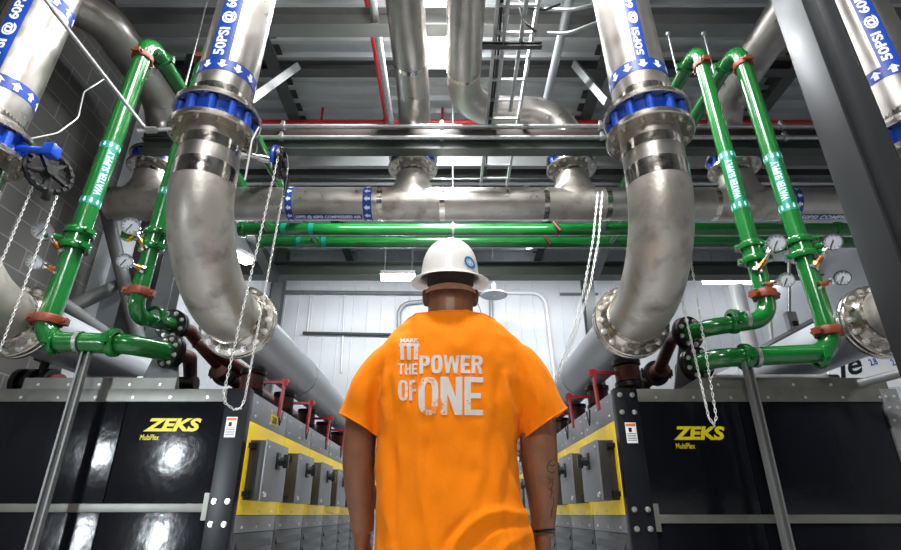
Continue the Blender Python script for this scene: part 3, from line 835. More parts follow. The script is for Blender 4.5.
# draped pair in mid hall
for dx, l in ((0, 'draped light chain left of the right flange, inner strand'), (11, 'draped light chain left of the right flange, outer strand')):
    chain([P(598 + dx * 0.4, 192, 5.0), P(593 + dx * .5, 240, 5.0), P(585 + dx * .5, 285, 5.0), P(575 + dx * .3, 325, 5.0), P(560 + dx * 0.3, 366, 5.0), P(545, 402, 5.0)], l, wr=0.0045, L=0.048, Wd=0.03, pitch=0.036)
# tie rod and thin wire at the upper left
t = thing('tie_rod', 'thin steel rod slanting from the top edge to the left flange', 'rod', P(150, 129, 2.5))
bm = B(); tube(bm, P(28, -22, 2.3), P(145, 128, 2.5), 0.0115, 12); finish('rod', bm, GALV, t)
bm = B(); tube(bm, P(137, 131, 2.5), P(172, 129, 2.55), 0.012, 10); tube(bm, P(146, 130, 2.5), P(156, 130, 2.5), 0.02, 6); finish('end_fitting', bm, GALV, t)
bm = B(); sweep(bm, fillet([P(12, 150, 2.7), P(20, 141, 2.75), P(58, 133, 2.95), P(78, 118, 3.05), P(84, 92, 3.15), P(104, 79, 3.3)], [0.03, 0.25, 0.2, 0.12], 8), 0.005, 8)
solo('wire', bm, GALV, 'thin wire curving across the block wall at left', 'wire')
bm = B(); sweep(bm, fillet([P(259, 127, 2.6), P(252, 140, 2.6), P(245, 180, 2.65)], 0.1, 6), 0.0055, 8)
solo('wire', bm, PLASTIC, 'thin pale tube hanging from the left blue valve flange', 'wire')

# ------------------------------------------------------------------ green water pipes
RG = 0.077
def coupling(parent, c, axis, r, m=GREEN, w=0.05, R=1.32, name='coupling', lugdir=None, seg=24):
    c = Vector(c); d, u, v_ = frame(axis)
    bm = B(); lathe(bm, c - d * w / 2, d, [(0, r * 0.98), (0, r * R), (w * 0.2, r * R * 1.04), (w * 0.8, r * R * 1.04), (w, r * R), (w, r * 0.98)], seg)
    ld = Vector(lugdir) if lugdir else u
    ld = (ld - d * ld.dot(d)).normalized(); pd = d.cross(ld)
    for s in (-1, 1):
        q = c + ld * s * r * R * 1.12
        bar(bm, q - pd * 0.028, q + pd * 0.028, 0.034, w * 0.8, d)
        tube(bm, q - pd * 0.045, q + pd * 0.045, 0.009, 8)
    return finish(name, bm, m, parent)

def gauge(parent, pc, pa, R, face, label=None, yellow=False):
    """a dial on its fittings; pc dial centre, pa where the fitting leaves the pipe"""
    pc = Vector(pc); pa = Vector(pa); f = Vector(face).normalized()
    bm = B(); lathe(bm, pc + f * 0.02, -f, [(0, R * 0.86), (-0.004, R * 0.9), (-0.004, R), (0.03, R), (0.036, R * 0.9), (0.036, 0)], 32)
    g = finish('pressure_gauge', bm, CHROME, parent, label)
    bm = B(); lathe(bm, pc + f * 0.019, f, [(0, R * 0.9), (0.001, 0)], 32); finish('dial', bm, DIAL, g)
    d, u, w = frame(f)
    bm = B(); n = (u * 0.5 + w * 0.85).normalized(); bar(bm, pc + f * 0.022 - n * R * 0.25, pc + f * 0.022 + n * R * 0.7, 0.005, 0.002, f)
    for i in range(9):
        a = -2.2 + 4.4 * i / 8; n = u * math.cos(a) + w * math.sin(a); bar(bm, pc + f * 0.022 + n * R * 0.66, pc + f * 0.022 + n * R * 0.82, 0.004, 0.002, f)
    finish('needle', bm, BLACK, g)
    back = pc - f * 0.02
    m1 = pa + (back - pa) * 0.42
    bm = B(); tube(bm, pa, pa + (m1 - pa) * 0.45, 0.026, 6); tube(bm, pa + (m1 - pa) * 0.5, m1, 0.02, 12); finish('brass_fitting', bm, BRASS, g)
    bm = B(); tube(bm, m1, m1 + (back - m1) * 0.9, 0.015, 12); tube(bm, m1 + (back - m1) * 0.3, m1 + (back - m1) * 0.55, 0.024, 6); tube(bm, pa - (m1 - pa).normalized() * 0.01, pa + (m1 - pa).normalized() * 0.012, 0.034, 12); finish('chrome_fitting', bm, CHROME, g)
    if yellow:
        bm = B(); q = m1 + (back - m1) * 0.45; bar(bm, q, q + Vector(yellow), 0.018, 0.012); finish('handle', bm, YTAG, g)
    return g

def riser(label, xt, xb, Yv, zt, zb, bottom, Yend, valve_y, rust_z, gauges, r=RG, lab=(2.7, 3.15), labtext=True, zcoup=None, side=1, face=None, tiltref=None, clampy=None):
    top = V(xt, Yv, H + zt); low = V(xb, Yv, H + zb)
    t = thing('green_water_pipe', label, 'pipe', low - V(0, 0, 0.1))
    path = ([V(xt, Yend, H + zt)] if Yend < 6.8 else [V(xt, 7.337, H + zt + 0.18), V(xt, 6.3, H + zt + 0.18), V(xt, 5.95, H + zt)]) + [top, low] + [Vector(b) for b in bottom]
    R = [0.14] * (len(path) - 3) + [0.10]
    # riser pipe with its bends
    bm = B(); sweep(bm, fillet(path, R, 9), r, 28); pipe = finish('pipe_wall', bm, GREEN, t)
    d = (top - low).normalized()
    def at(z): return low + (top - low) * ((H + z - low.z) / (top.z - low.z))
    # bend sleeves
    coupling(t, at(zt - 0.20), d, r, RUST, 0.05, 1.18)
    coupling(t, V(xt, Yv + 0.22, H + zt), (0, 1, 0), r, GREEN, 0.05, 1.22)
    coupling(t, at(rust_z), d, r, RUST, 0.055, 1.34, 'orange_coupling', (1, 0.3, 0))
    # valve in the riser: two grooved rings round a body
    for dz in (-0.055, 0.055):
        coupling(t, at(valve_y + dz), d, r, GREEN, 0.045, 1.42, 'coupling', (1, -0.4, 0))
    bm = B(); tube(bm, at(valve_y) - d * 0.05, at(valve_y) + d * 0.05, r * 1.2, 24)
    a0 = at(valve_y); sd = V(-side, -0.5, 0).normalized()
    tube(bm, a0, a0 + sd * (r + 0.09), 0.025, 12); box(bm, *(v for k in range(3) for v in ((a0 + sd * (r + 0.11))[k] - 0.03, (a0 + sd * (r + 0.11))[k] + 0.03)), 0.008)
    finish('valve', bm, GREEN, t)
    # label
    refv = V(-xt, -Yv, 0)
    for z in (lab[0], lab[1]):
        bm = B(); lathe(bm, at(z) - d * 0.03, d, [(0, r), (0, r + 0.0015), (0.06, r + 0.0015), (0.06, r)], 32); lb = finish('label_band', bm, TEAL, t)
        for i in range(10):
            q = arrow_bm(); a = 2 * PI * i / 10
            on_cyl(q, at(z), d, refv, r + 0.003, -0.02, 0.02, a - 0.2, a + 0.2)
            me = bpy.data.meshes.new('arrow_print'); 
            bmesh.ops.translate(q, verts=q.verts, vec=-t.location); q.to_mesh(me); q.free(); me.materials.append(TEALW); link('arrow_print', me, lb)
    st = B(); k = 5
    grid = [[st.verts.new((i, j / k, 0)) for j in range(k + 1)] for i in (0, 1)]
    for j in range(k): st.faces.new((grid[0][j], grid[1][j], grid[1][j + 1], grid[0][j + 1]))
    L = (at(lab[1]) - at(lab[0])).length
    base = at(lab[0]); a0_, a1_ = (0.75, -0.15) if side > 0 else (0.5, -0.5)
    on_cyl(st, base, d, refv, r + 0.0015, 0.03, L - 0.03, a0_, a1_); strip = finish('label_strip', st, TEAL, t)
    tx = text_bm('WATER SUPPLY', 0.02, 0, 0.3); on_cyl(tx, base, d, refv, r + 0.003, 0.05, L - 0.05, a0_ - 0.1 * 1, a1_ + 0.1); finish('label_text', tx, TEALW, strip)
    for g in gauges: gauge(t, *g)
    return t, at

TOW = lambda p: (V(0, 0, H) - Vector(p)).normalized()
def gg(pc, pa, Y, R=0.058, yl=False, dY=0.0):
    c = P(pc[0], pc[1], Y - 0.11 + dY); a = P(pa[0], pa[1], Y - 0.045)
    f = (TOW(c) + V(0.0, -0.3, -0.05)).normalized()
    return (c, a, R, f, None, yl)

# left outer riser
FL_D = mat('dark_flange', (0.012, 0.009, 0.009), 0.3, 0.35)
def end_flange(t, p, d, R=0.135):
    d = Vector(d).normalized()
    bm = B(); tube(bm, Vector(p) - d * 0.025, Vector(p), R, 32); f = finish('end_flange', bm, FL_D, t)
    bolts(t, BOLT_MID, Vector(p) - d * 0.025, -d, R * 0.76, 8, 0.5)
    bm = B(); tube(bm, Vector(p) + d * 0.008, Vector(p) + d * 0.033, R, 32); finish('end_flange', bm, FL_D, t)

Y1, Y2, Y3, Y4, ZR = 3.32, 3.37, 3.40, 3.40, 3.64
b = P(171, 352, 3.62)
k1 = P(128, 344, Y1 + 0.03)
t, at = riser('left outer green water pipe with two gauges beside the block wall', -.762 * Y1, -.791 * Y1, Y1, ZR, 0.305 * Y1,
    [k1, b], 6.6, 0.525 * Y1, 0.349 * Y1,
    [gg((43, 231), (63, 252), Y1, 0.062, yl=(-0.07, 0, 0.025)), gg((35, 262), (58, 271), Y1, 0.05)], 0.066, (0.615 * Y1, 0.76 * Y1), side=1)
end_flange(t, b, b - k1, 0.115)
for x, w_, r_ in ((114, 0.045, 1.35), (55, 0.03, 1.2)): coupling(t, P(x, 342.5, Y1), (1, 0, 0), 0.066, GREEN, w_, r_)
bm = B(); lathe(bm, P(78, 342, Y1), (1, 0, 0), [(0, 0.066), (0, 0.071), (0.025, 0.071), (0.025, 0.066)], 24); finish('band_clamp', bm, GALV, t)
b = P(172, 325, 3.78); m_ = P(142, 311, Y2 + .02)
t, at = riser('left inner green water pipe with two gauges next to the stainless elbow', -.609 * Y2, -.626 * Y2, Y2, ZR, 0.358 * Y2,
    [b], 6.99, 0.525 * Y2, 0.408 * Y2,
    [gg((131, 226), (146, 249), Y2, 0.06, yl=(-0.05, 0, -0.06)), gg((125, 261), (144, 270), Y2, 0.05)], 0.054, (0.64 * Y2, 0.79 * Y2), side=1)
end_flange(t, b, b - m_, 0.115)
coupling(t, m_.lerp(b, 0.35), b - m_, 0.054, GREEN, 0.03, 1.3)
b = P(688, 333, 3.62); m_ = P(712, 327, Y3 + .02)
t, at = riser('right inner green water pipe with a gauge beside the stainless elbow', .619 * Y3, .629 * Y3, Y3, ZR, 0.352 * Y3,
    [m_, b], 6.6, 0.495 * Y3, 0.402 * Y3,
    [gg((776, 243), (757, 271), Y3, 0.06), gg((786, 280), (763, 286), Y3, 0.05)], 0.057, (0.605 * Y3, 0.735 * Y3), side=-1)
end_flange(t, b, b - m_, 0.115)
coupling(t, P(733, 321.5, Y3), (1, 0, 0), 0.057, GREEN, 0.045, 1.4)
bm = B(); lathe(bm, P(744, 320, Y3), (1, 0, 0), [(0, 0.057), (0, 0.062), (0.025, 0.062), (0.025, 0.057)], 24); finish('band_clamp', bm, GALV, t)
b = P(697, 364, 3.6); m_ = P(716, 358, Y4 + .01)
t, at = riser('right outer green water pipe with two gauges left of the bolted flange', .72 * Y4, .734 * Y4, Y4, ZR, 0.283 * Y4,
    [m_, b], 6.99, 0.505 * Y4, 0.325 * Y4,
    [gg((832, 242), (813, 268), Y4, 0.06, yl=(0.07, 0, 0.02)), gg((842, 278), (817, 286), Y4, 0.05)], 0.062, (0.60 * Y4, 0.73 * Y4), side=-1)
end_flange(t, b, b - m_, 0.115)
for x, w_, r_ in ((745, 0.045, 1.35), (820, 0.03, 1.2)): coupling(t, P(x, 357, Y4), (1, 0, 0), 0.062, GREEN, w_, r_)
bm = B(); lathe(bm, P(754, 357.3, Y4), (1, 0, 0), [(0, 0.062), (0, 0.067), (0.025, 0.067), (0.025, 0.062)], 24); finish('band_clamp', bm, GALV, t)

# green headers across the hall
for (Y, z, l, xs) in ((6.6, 3.64, 'upper green pipe crossing the hall below the stainless header', -1.85), (7.337, 3.82, 'lower green pipe crossing the hall just above the hard hat', -1.9)):
    t = thing('green_header_pipe', l, 'pipe', (0, Y, H + z - 0.1))
    bm = B(); tube(bm, (-2.95, Y, H + z), (6.2, Y, H + z), 0.088, 28); finish('pipe_wall', bm, GREEN, t)
    coupling(t, (-2.9, Y, H + z), (1, 0, 0), 0.088, GREEN, 0.08, 1.2)
    coupling(t, (5.4, Y, H + z), (1, 0, 0), 0.088, GREEN, 0.08, 1.2)
    for x in (-2.35, -1.97):
        bm = B(); lathe(bm, (x, Y, H + z), (1, 0, 0), [(0, 0.088), (0, 0.090), (0.07, 0.090), (0.07, 0.088)], 28); finish('label_band', bm, TEAL, t)
    bm = B(); c = V(0.02, Y, H + z); lathe(bm, c, (1, 0, 0), [(0, 0.088), (0, 0.097), (0.03, 0.097), (0.03, 0.088)], 24); tube(bm, c + V(0.015, 0, 0.1), V(0.035, Y, ZC - 0.1), 0.012, 8); finish('hanger', bm, GALV, t)
    bm = B(); c = V(1.44, Y - 0.02, H + z); lathe(bm, c, (1, 0, 0.25), [(0, 0.09), (0, 0.105), (0.04, 0.105), (0.04, 0.09)], 24); tube(bm, c + V(-0.03, -0.12, 0.05), c + V(0.06, -0.12, -0.09), 0.02, 8); finish('red_clamp', bm, BROWN, t)

# hanger rods of the risers
for (x, y, z1, l) in ((-.762 * Y1, 3.95, ZC - 0.05, 'thin hanger rod above the left outer green pipe bend'), (.619 * Y3, 3.8, H + 4.26, 'thin hanger rod over the right inner green bend'), (.72 * Y4, 3.8, H + 4.26, 'thin hanger rod over the right outer green bend')):
    bm = B(); tube(bm, (x, y, H + ZR + 0.055), (x, y, z1), 0.008, 8); tube(bm, (x, y, z1 - 0.03), (x, y, z1), 0.022, 8); solo('hanger_rod', bm, GALV, l, 'rod')

# ------------------------------------------------------------------ dryer banks
ZT = H + 0.75
XA_L, XA_R = -1.30, 1.06
W_BANK = 1.84
YF = 3.5
def end_panel(side):
    L = side == 'left'; s = -1 if L else 1
    xa = XA_L if L else XA_R; xo = xa + s * W_BANK
    t = thing('dryer_end_panel', ('left' if L else 'right') + ' black cabinet end with yellow letters facing the camera', 'cabinet', ((xa + xo) / 2, YF, 0))
    xp = xa + s * 0.15                      # inner edge of the corner post
    zm0, zm1 = (H + 0.015, H + 0.062) if L else (H - 0.045, H + 0.002)
    xseam = -2.09 if L else 1.86
    ztop = H + 0.668
    xe = xo - s * 0.11
    bm = B(); box(bm, xp, xe, YF + 0.04, YF + 0.068, 0.05, ZT - 0.03); finish('frame_core', bm, CAB_FRAME, t)
    for (x0, x1) in ((xp, xseam), (xseam, xe)):
        lo, hi = min(x0, x1), max(x0, x1)
        bm = B(); box(bm, lo + 0.003, hi - 0.003, YF + 0.012, YF + 0.04, zm1, ztop, 0.002); finish('upper_panel', bm, CAB_BLACK, t)
        bm = B(); box(bm, lo + 0.003, hi - 0.003, YF + 0.012, YF + 0.04, 0.08, zm0, 0.002); finish('lower_panel', bm, CAB_BLACK, t)
    bm = B(); box(bm, xp, xe, YF + 0.002, YF + 0.03, zm0, zm1, 0.002); finish('middle_rail', bm, GALV_D, t)
    bm = B(); box(bm, xp, xo, YF, YF + 0.05, ztop, ZT, 0.002); box(bm, xp, xo, YF + 0.05, YF + 0.07, ZT - 0.006, ZT); finish('top_rail', bm, GALV_D, t)
    xr0, xr1 = (-2.80, -1.80) if L else (1.63, 2.86)
    bm = B()
    box(bm, xr0, xr1, YF + 0.01, YF + 0.03, ZT, ZT + 0.075)
    if not L: prism(bm, [(1.63, YF + 0.01, ZT), (1.50, YF + 0.01, ZT), (1.63, YF + 0.01, ZT + 0.075)], (0, 0.02, 0))
    finish('top_plate', bm, GALV_D, t)
    for i in range(5):
        bolt(t, BOLT_SMALL, (xr0 + (xr1 - xr0) * (i + 0.5) / 5, YF + 0.01, ZT + 0.03), (0, -1, 0))
    for i in range(7):
        bolt(t, BOLT_SMALL, (xp + (xo - xp) * (i + 0.5) / 7, YF, ZT - 0.055), (0, -1, 0))
    bm = B(); box(bm, xa, xp, YF - 0.004, YF + 0.07, 0.0, ZT + 0.004, 0.003); finish('corner_post', bm, CAB_FRAME, t)
    zs = [ZT - 0.04, ZT - 0.15] if not L else []
    for z in [H + 0.03 + (0.045 if L else 0.0), H - 0.03 - (0.045 if not L else 0.02)] + zs:
        for dx in ((0.035, 0.115)):
            bolt(t, BOLT_MID, (xa + s * dx, YF - 0.004, z), (0, -1, 0))
    for z in (0.35,):
        for dx in ((0.035, 0.115)):
            bolt(t, BOLT_MID, (xa + s * dx, YF - 0.004, z), (0, -1, 0))
    bm = B(); box(bm, xe, xo, YF - 0.002, YF + 0.05, 0.0, ztop if L else ZT, 0.002); finish('outer_post', bm, GALV, t)
    for z in (ZT - 0.05, ZT - 0.12, ZT - 0.2):
        for dx in (0.03, 0.08): bolt(t, BOLT_SMALL, (xe + s * dx, YF - 0.002, z), (0, -1, 0))
    # end cap of the middle rail
    bm = B(); box(bm, xp, xp + s * 0.03, YF - 0.006, YF + 0.02, zm0 - 0.045, zm1 + 0.06); finish('rail_bracket', bm, GALV_D, t)
    # printed marks
    if L: x0, x1, z0, z1 = -1.945, -1.585, H + 0.482, H + 0.565
    else: x0, x1, z0, z1 = 1.405, 1.735, H + 0.43, H + 0.515
    bm = flat_text('ZEKS', (x0, YF + 0.0115, z0), (1, 0, 0), (0, 0, 1), x1 - x0, z1 - z0, (0, -1, 0), bold=0.045, shear=0.22); finish('logo', bm, LOGO, t)
    bm = flat_text('MultiPlex', (x0 + (-0.01 if L else 0.005), YF + 0.0115, z0 - 0.052), (1, 0, 0), (0, 0, 1), 0.12, 0.034, (0, -1, 0), bold=0.012, shear=0.1); finish('logo_line', bm, LOGO, t)
    # warning label on the corner post
    lx = xa + s * (0.088 if L else 0.078)
    zt_l = H + (0.57 if L else 0.535)
    bm = B(); box(bm, lx - 0.034, lx + 0.034, YF - 0.006, YF - 0.004, zt_l - 0.125, zt_l); lb = finish('warning_label', bm, WHITE, t)
    bm = B(); box(bm, lx - 0.030, lx + 0.030, YF - 0.0072, YF - 0.006, zt_l - 0.022, zt_l - 0.006); finish('label_header', bm, mat('label_orange', (0.7, 0.2, 0.03)), lb)
    bm = B()
    box(bm, lx - 0.016, lx + 0.004, YF - 0.0072, YF - 0.006, zt_l - 0.058, zt_l - 0.032)
    for k in range(5): box(bm, lx - 0.027, lx + 0.027, YF - 0.0072, YF - 0.006, zt_l - 0.07 - k * 0.01, zt_l - 0.067 - k * 0.01)
    finish('label_print', bm, CAB_FRAME, lb)
    return t
end_panel('left'); end_panel('right')

PITCH_Y = 0.82
LOUV = mat('louvre_dark', (0.02, 0.022, 0.026), 0.2, 0.4)
LOUV2 = mat('louvre_panel_grey', (0.07, 0.075, 0.085), 0.2, 0.4)
def dryer(side, first=False):
    """one dryer module, its aisle face at the aisle; local y runs down the hall"""
    L = side == 'left'; s = -1 if L else 1
    xa = XA_L if L else XA_R; f = -s                     # f points into the aisle
    y0 = YF + 0.07 if first else YF + 0.072
    y1 = y0 + PITCH_Y - 0.008
    t = thing('air_dryer', 'x', 'cabinet', ((xa + s * W_BANK / 2), y0, 0), 'air dryer modules in the ' + side + ' bank')
    X = lambda d: xa + f * d                              # d metres out from the aisle face
    bm = B(); box(bm, X(-0.012), xa + s * W_BANK, y0 + 0.002, y1, 0.08, ZT - 0.02); finish('body', bm, CAB_FRAME, t)
    bm = B(); box(bm, X(-0.012), X(0), y0 + 0.006, y1 - 0.008, H + 0.56, ZT - 0.01, 0.003); up = finish('upper_panel', bm, CAB_GREY, t)
    bm = B(); box(bm, X(-0.012), X(0.002), y0 + 0.006, y1 - 0.008, H + 0.0, H + 0.558, 0.003); finish('yellow_panel', bm, CAB_YEL, t)
    bm = B(); box(bm, X(-0.012), X(0), y0 + 0.006, y1 - 0.008, H - 0.10, H - 0.003, 0.003); finish('lower_panel', bm, CAB_LOW, t)
    bm = B(); box(bm, X(-0.012), X(0), y0 + 0.006, y1 - 0.008, 0.12, H - 0.105, 0.003); lp = finish('louvre_panel', bm, LOUV2, t)
    bm = B()
    for k in range(6):
        z = H - 0.15 - k * 0.09
        prism(bm, [(X(0), y0 + 0.06, z - 0.05), (X(0.014), y0 + 0.06, z - 0.045), (X(0), y0 + 0.06, z)], (0, PITCH_Y - 0.14, 0))
    finish('louvre', bm, LOUV, lp)
    bm = B(); box(bm, xa, xa + s * W_BANK, y0, y1, 0.0, 0.078); finish('plinth', bm, CAB_FRAME, t)
    for (yy, zz) in ((0.08, 0.69), (0.08, 0.60), (0.4, 0.60), (0.72, 0.69), (0.72, 0.60), (0.4, 0.69)):
        bolt(t, BOLT_SMALL, (X(0), y0 + yy, H + zz), (f, 0, 0))
    for yy in (0.12, 0.4, 0.68): bolt(t, BOLT_SMALL, (X(0.002), y0 + yy, H + 0.02), (f, 0, 0))
    for yy in (0.12, 0.4, 0.68): bolt(t, BOLT_SMALL, (X(0), y0 + yy, H - 0.07), (f, 0, 0))
    # electrical enclosure
    by0, by1, bz0, bz1, bd = y0 + 0.06, y0 + 0.54, H + 0.085, H + 0.445, 0.115
    bm = B(); box(bm, X(0.003), X(bd - 0.012), by0, by1, bz0, bz1, 0.003); e = finish('enclosure', bm, BOX_SIDE, t)
    bm = B(); box(bm, X(bd - 0.012), X(bd), by0 - 0.004, by1 + 0.004, bz0 - 0.004, bz1 + 0.004, 0.004); finish('enclosure_door', bm, BOX_FACE, e)
    c = V(X(bd), by0 + 0.26, bz0 + 0.25)
    bm = B(); box(bm, X(bd), X(bd + 0.012), c.y - 0.045, c.y + 0.045, c.z - 0.055, c.z + 0.055, 0.004)
    tube(bm, c, c + V(f * 0.05, 0, 0), 0.03, 16); box(bm, X(bd + 0.04), X(bd + 0.075), c.y - 0.018, c.y + 0.018, c.z - 0.045, c.z + 0.045, 0.006); finish('switch_handle', bm, BLACK, e)
    for z in (bz0 + 0.04, bz1 - 0.04):
        bm = B(); tube(bm, (X(bd), by0 + 0.04, z), (X(bd + 0.006), by0 + 0.04, z), 0.011, 10); finish('latch', bm, GALV, e)
    bm = B(); box(bm, X(0.002), X(0.05), by0 - 0.03, by0, bz1 - 0.05, bz1 - 0.02); finish('hinge', bm, BLACK, e); bm = B(); box(bm, X(0.002), X(0.05), by0 - 0.03, by0, bz0 + 0.02, bz0 + 0.05); finish('hinge', bm, BLACK, e)
    bm = B(); box(bm, X(bd), X(bd + 0.001), by0 + 0.05, by0 + 0.10, bz0 + 0.02, bz0 + 0.045); finish('sticker', bm, mat('sticker_cream', (0.6, 0.6, 0.55)), e)
    # black looped strap on the upper panel
    bm = B(); yy = y0 + 0.56
    sweep(bm, [V(X(0.02), yy - 0.05, H + 0.72), V(X(0.02), yy - 0.02, H + 0.64), V(X(0.02), yy, H + 0.615), V(X(0.02), yy + 0.02, H + 0.64), V(X(0.02), yy + 0.05, H + 0.72)], 0.006, 8); finish('cable_loop', bm, BLACK, t)
    # red lever and valve stub at the top edge
    yl = y0 + 0.40 if L else y0 + 0.12
    zl = H + 0.90
    bm = B(); tube(bm, (X(-0.17), yl, ZT - 0.02), (X(-0.17), yl, H + 0.98), 0.045, 18); tube(bm, (X(-0.17), yl, H + 0.84), (X(-0.17), yl, H + 0.94), 0.085, 18); v = finish('inlet_valve', bm, BROWN, t)
    bm = B(); tube(bm, (X(-0.17), yl, H + 0.955), (X(-0.17), yl, H + 0.985), 0.095, 18); finish('valve_flange', bm, FL_D, v)
    bm = B(); tube(bm, (X(-0.17), yl, H + 0.80), (X(-0.17), yl, H + 0.83), 0.095, 18); finish('valve_flange', bm, FL_D, v)
    bm = B()
    bar(bm, (X(-0.10), yl, zl), (X(0.085), yl, zl), 0.03, 0.02); tube(bm, (X(0.075), yl - 0.02, zl), (X(0.075), yl + 0.02, zl), 0.028, 12)
    bar(bm, (X(0.075), yl - 0.012, zl + 0.02), (X(0.06), yl - 0.012, zl - 0.255), 0.014, 0.045, (0, 1, 0))
    finish('red_lever', bm, RED, v)
    return t

def copy_tree(o, parent=None):
    c = o.copy(); COL.objects.link(c)
    if parent: c.parent = parent
    for ch in o.children: copy_tree(ch, c)
    return c
ordl = ['nearest', 'second', 'third', 'fourth', 'fifth', 'sixth', 'seventh', 'eighth']
for side in ('left', 'right'):
    d0 = dryer(side)
    if side == 'left':
        pass
    for k in range(8):
        o = d0 if k == 0 else copy_tree(d0)
        o['label'] = ('%s grey and yellow air dryer module from the camera in the %s bank' % (ordl[k], side))
        if k: o.location = d0.location + V(0, PITCH_Y * k, 0)
    if side == 'left':
        bm = B(); x = XA_L + 0.0015; yy = YF + 0.072 + 0.40
        prism(bm, [(x, yy, H + 0.60), (x, yy + 0.17, H + 0.60), (x, yy + 0.17, H + 0.675), (x, yy, H + 0.675)], (0.001, 0, 0)); st = finish('tag', bm, YTAG, d0)
        bm = flat_text('200', (x + 0.001, yy + 0.03, H + 0.61), (0, 1, 0), (0, 0, 1), 0.11, 0.05, (1, 0, 0), bold=0.02); finish('tag_print', bm, BLACK, st)

# brown headers over the banks, with flanged stubs
for (x, s, l) in ((-1.95, -1, 'left'), (1.78, 1, 'right')):
    for (dx, z, r, l2) in ((0.0, 1.12, 0.07, 'upper'), (0.36 * s, 0.95, 0.085, 'lower')):
        t = thing('brown_header_pipe', '%s dark red primer pipe running back over the %s cabinets' % (l2, l), 'pipe', (x + dx, 4.3, H + z - r))
        bm = B(); tube(bm, (x + dx, 4.45, H + z), (x + dx, 10.2, H + z), r, 24); finish('pipe_wall', bm, BROWN, t)
        for k in range(7):
            bm = B(); y = 4.9 + k * PITCH_Y
            tube(bm, (x + dx, y, H + z), (x + dx, y, ZT + 0.002 if True else 0), 0.04, 14)
            tube(bm, (x + dx, y, ZT), (x + dx, y, ZT + 0.03), 0.075, 16); finish('stub', bm, BROWN, t)
        coupling(t, (x + dx, 4.6, H + z), (0, 1, 0), r, FL_D, 0.06, 1.5)
        coupling(t, (x + dx, 6.3, H + z), (0, 1, 0), r, BROWN, 0.06, 1.3)
# links from the green pipes' flanges to the brown headers
for pts, l in (([P(176, 327, 3.84), P(190, 331, 3.95), P(198, 342, 4.15), V(-1.95, 4.62, H + 1.12)], 'short dark pipe after the upper black flange at left'),
               ([P(176, 353, 3.68), P(190, 358, 3.85), V(-2.22, 4.6, H + 0.97)], 'short dark pipe after the lower black flange at left'),
               ([P(684, 334, 3.68), P(672, 338, 3.9), V(1.78, 4.55, H + 1.12)], 'short dark pipe after the upper black flange at right'),
               ([P(693, 365.5, 3.66), P(682, 368, 3.9), V(1.98, 4.6, H + 1.0)], 'short dark pipe after the lower black flange at right')):
    bm = B(); sweep(bm, fillet(pts, 0.04, 5), 0.05, 16); solo('link_pipe', bm, BROWN, l, 'pipe')
bm = B(); sweep(bm, fillet([P(196, 342, 4.1), P(215, 352, 4.15), P(244, 372, 4.4), P(262, 384, 4.6)], 0.12, 6), 0.05, 16)
solo('link_pipe', bm, BROWN, 'brown pipe slanting under the left stainless flange', 'pipe')
bm = B(); tube(bm, (-2.74, 4.05, H + 0.905), (-1.92, 4.05, H + 0.905), 0.055, 16)
t = solo('insulated_pipe', bm, mat('pipe_dark', (0.03, 0.025, 0.024), 0.3, 0.4), 'dark horizontal pipe with a white sleeve on the left cabinet top', 'pipe')
bm = B(); tube(bm, (-2.36, 4.05, H + 0.905), (-2.15, 4.05, H + 0.905), 0.0575, 16); bmesh.ops.translate(bm, verts=bm.verts, vec=(0, 0, 0)); finish('white_sleeve', bm, PLASTIC, t)
bm = B(); tube(bm, (1.98, 4.0, H + 0.93), (2.9, 4.0, H + 0.93), 0.035, 16)
solo('steel_pipe', bm, BEAM, 'thin grey pipe lying low behind the right front strut', 'pipe')
# gusset plates carrying the elbows
for (x, s, l) in ((-2.02, -1, 'left'), (1.70, 1, 'right')):
    bm = B(); prism(bm, [(x - 0.16, 3.72, ZT + 0.002), (x + 0.14, 3.72, ZT + 0.002), (x + 0.06, 3.72, H + 1.16), (x - 0.04, 3.72, H + 1.2)], (0, 0.02, 0))
    solo('support_plate', bm, BEAM, 'grey tapered support plate on the %s cabinet behind the elbow flange' % l, 'plate')
bm = B()
for x in (-1.92, -1.25, -0.6): pass
bm.free()
# dark machinery on the far left and right cabinet tops
def lump(name, label, x0, x1, y, z0, m):
    t = thing(name, label, 'valve', ((x0 + x1) / 2, y, z0))
    bm = B(); tube(bm, (x0, y, z0 + 0.11), (x1, y, z0 + 0.11), 0.07, 20); finish('pipe_wall', bm, m, t)
    for k in (0.12, 0.42, 0.75):
        x = x0 + (x1 - x0) * k
        bm = B(); tube(bm, (x - 0.02, y, z0 + 0.11), (x + 0.02, y, z0 + 0.11), 0.108, 20); finish('flange', bm, FL_D, t)
    bm = B(); x = (x0 + x1) / 2; tube(bm, (x, y, z0 + 0.11), (x, y, z0 + 0.30), 0.03, 12); box(bm, x - 0.06, x + 0.06, y - 0.05, y + 0.05, z0 + 0.27, z0 + 0.36, 0.015); finish('actuator', bm, FL_D, t)
    return t
lump('valve_train', 'dark valve and red brown pipe on the left cabinet top at the left edge', -3.12, -2.80, 3.85, ZT + 0.0, BROWN)
# grey handrail tube at the right
bm = B(); tube(bm, P(858, 384, 3.42), P(905, 372, 3.30), 0.028, 16); solo('steel_tube', bm, BEAM, 'grey tube poking in at the right edge over the cabinet corner', 'tube')

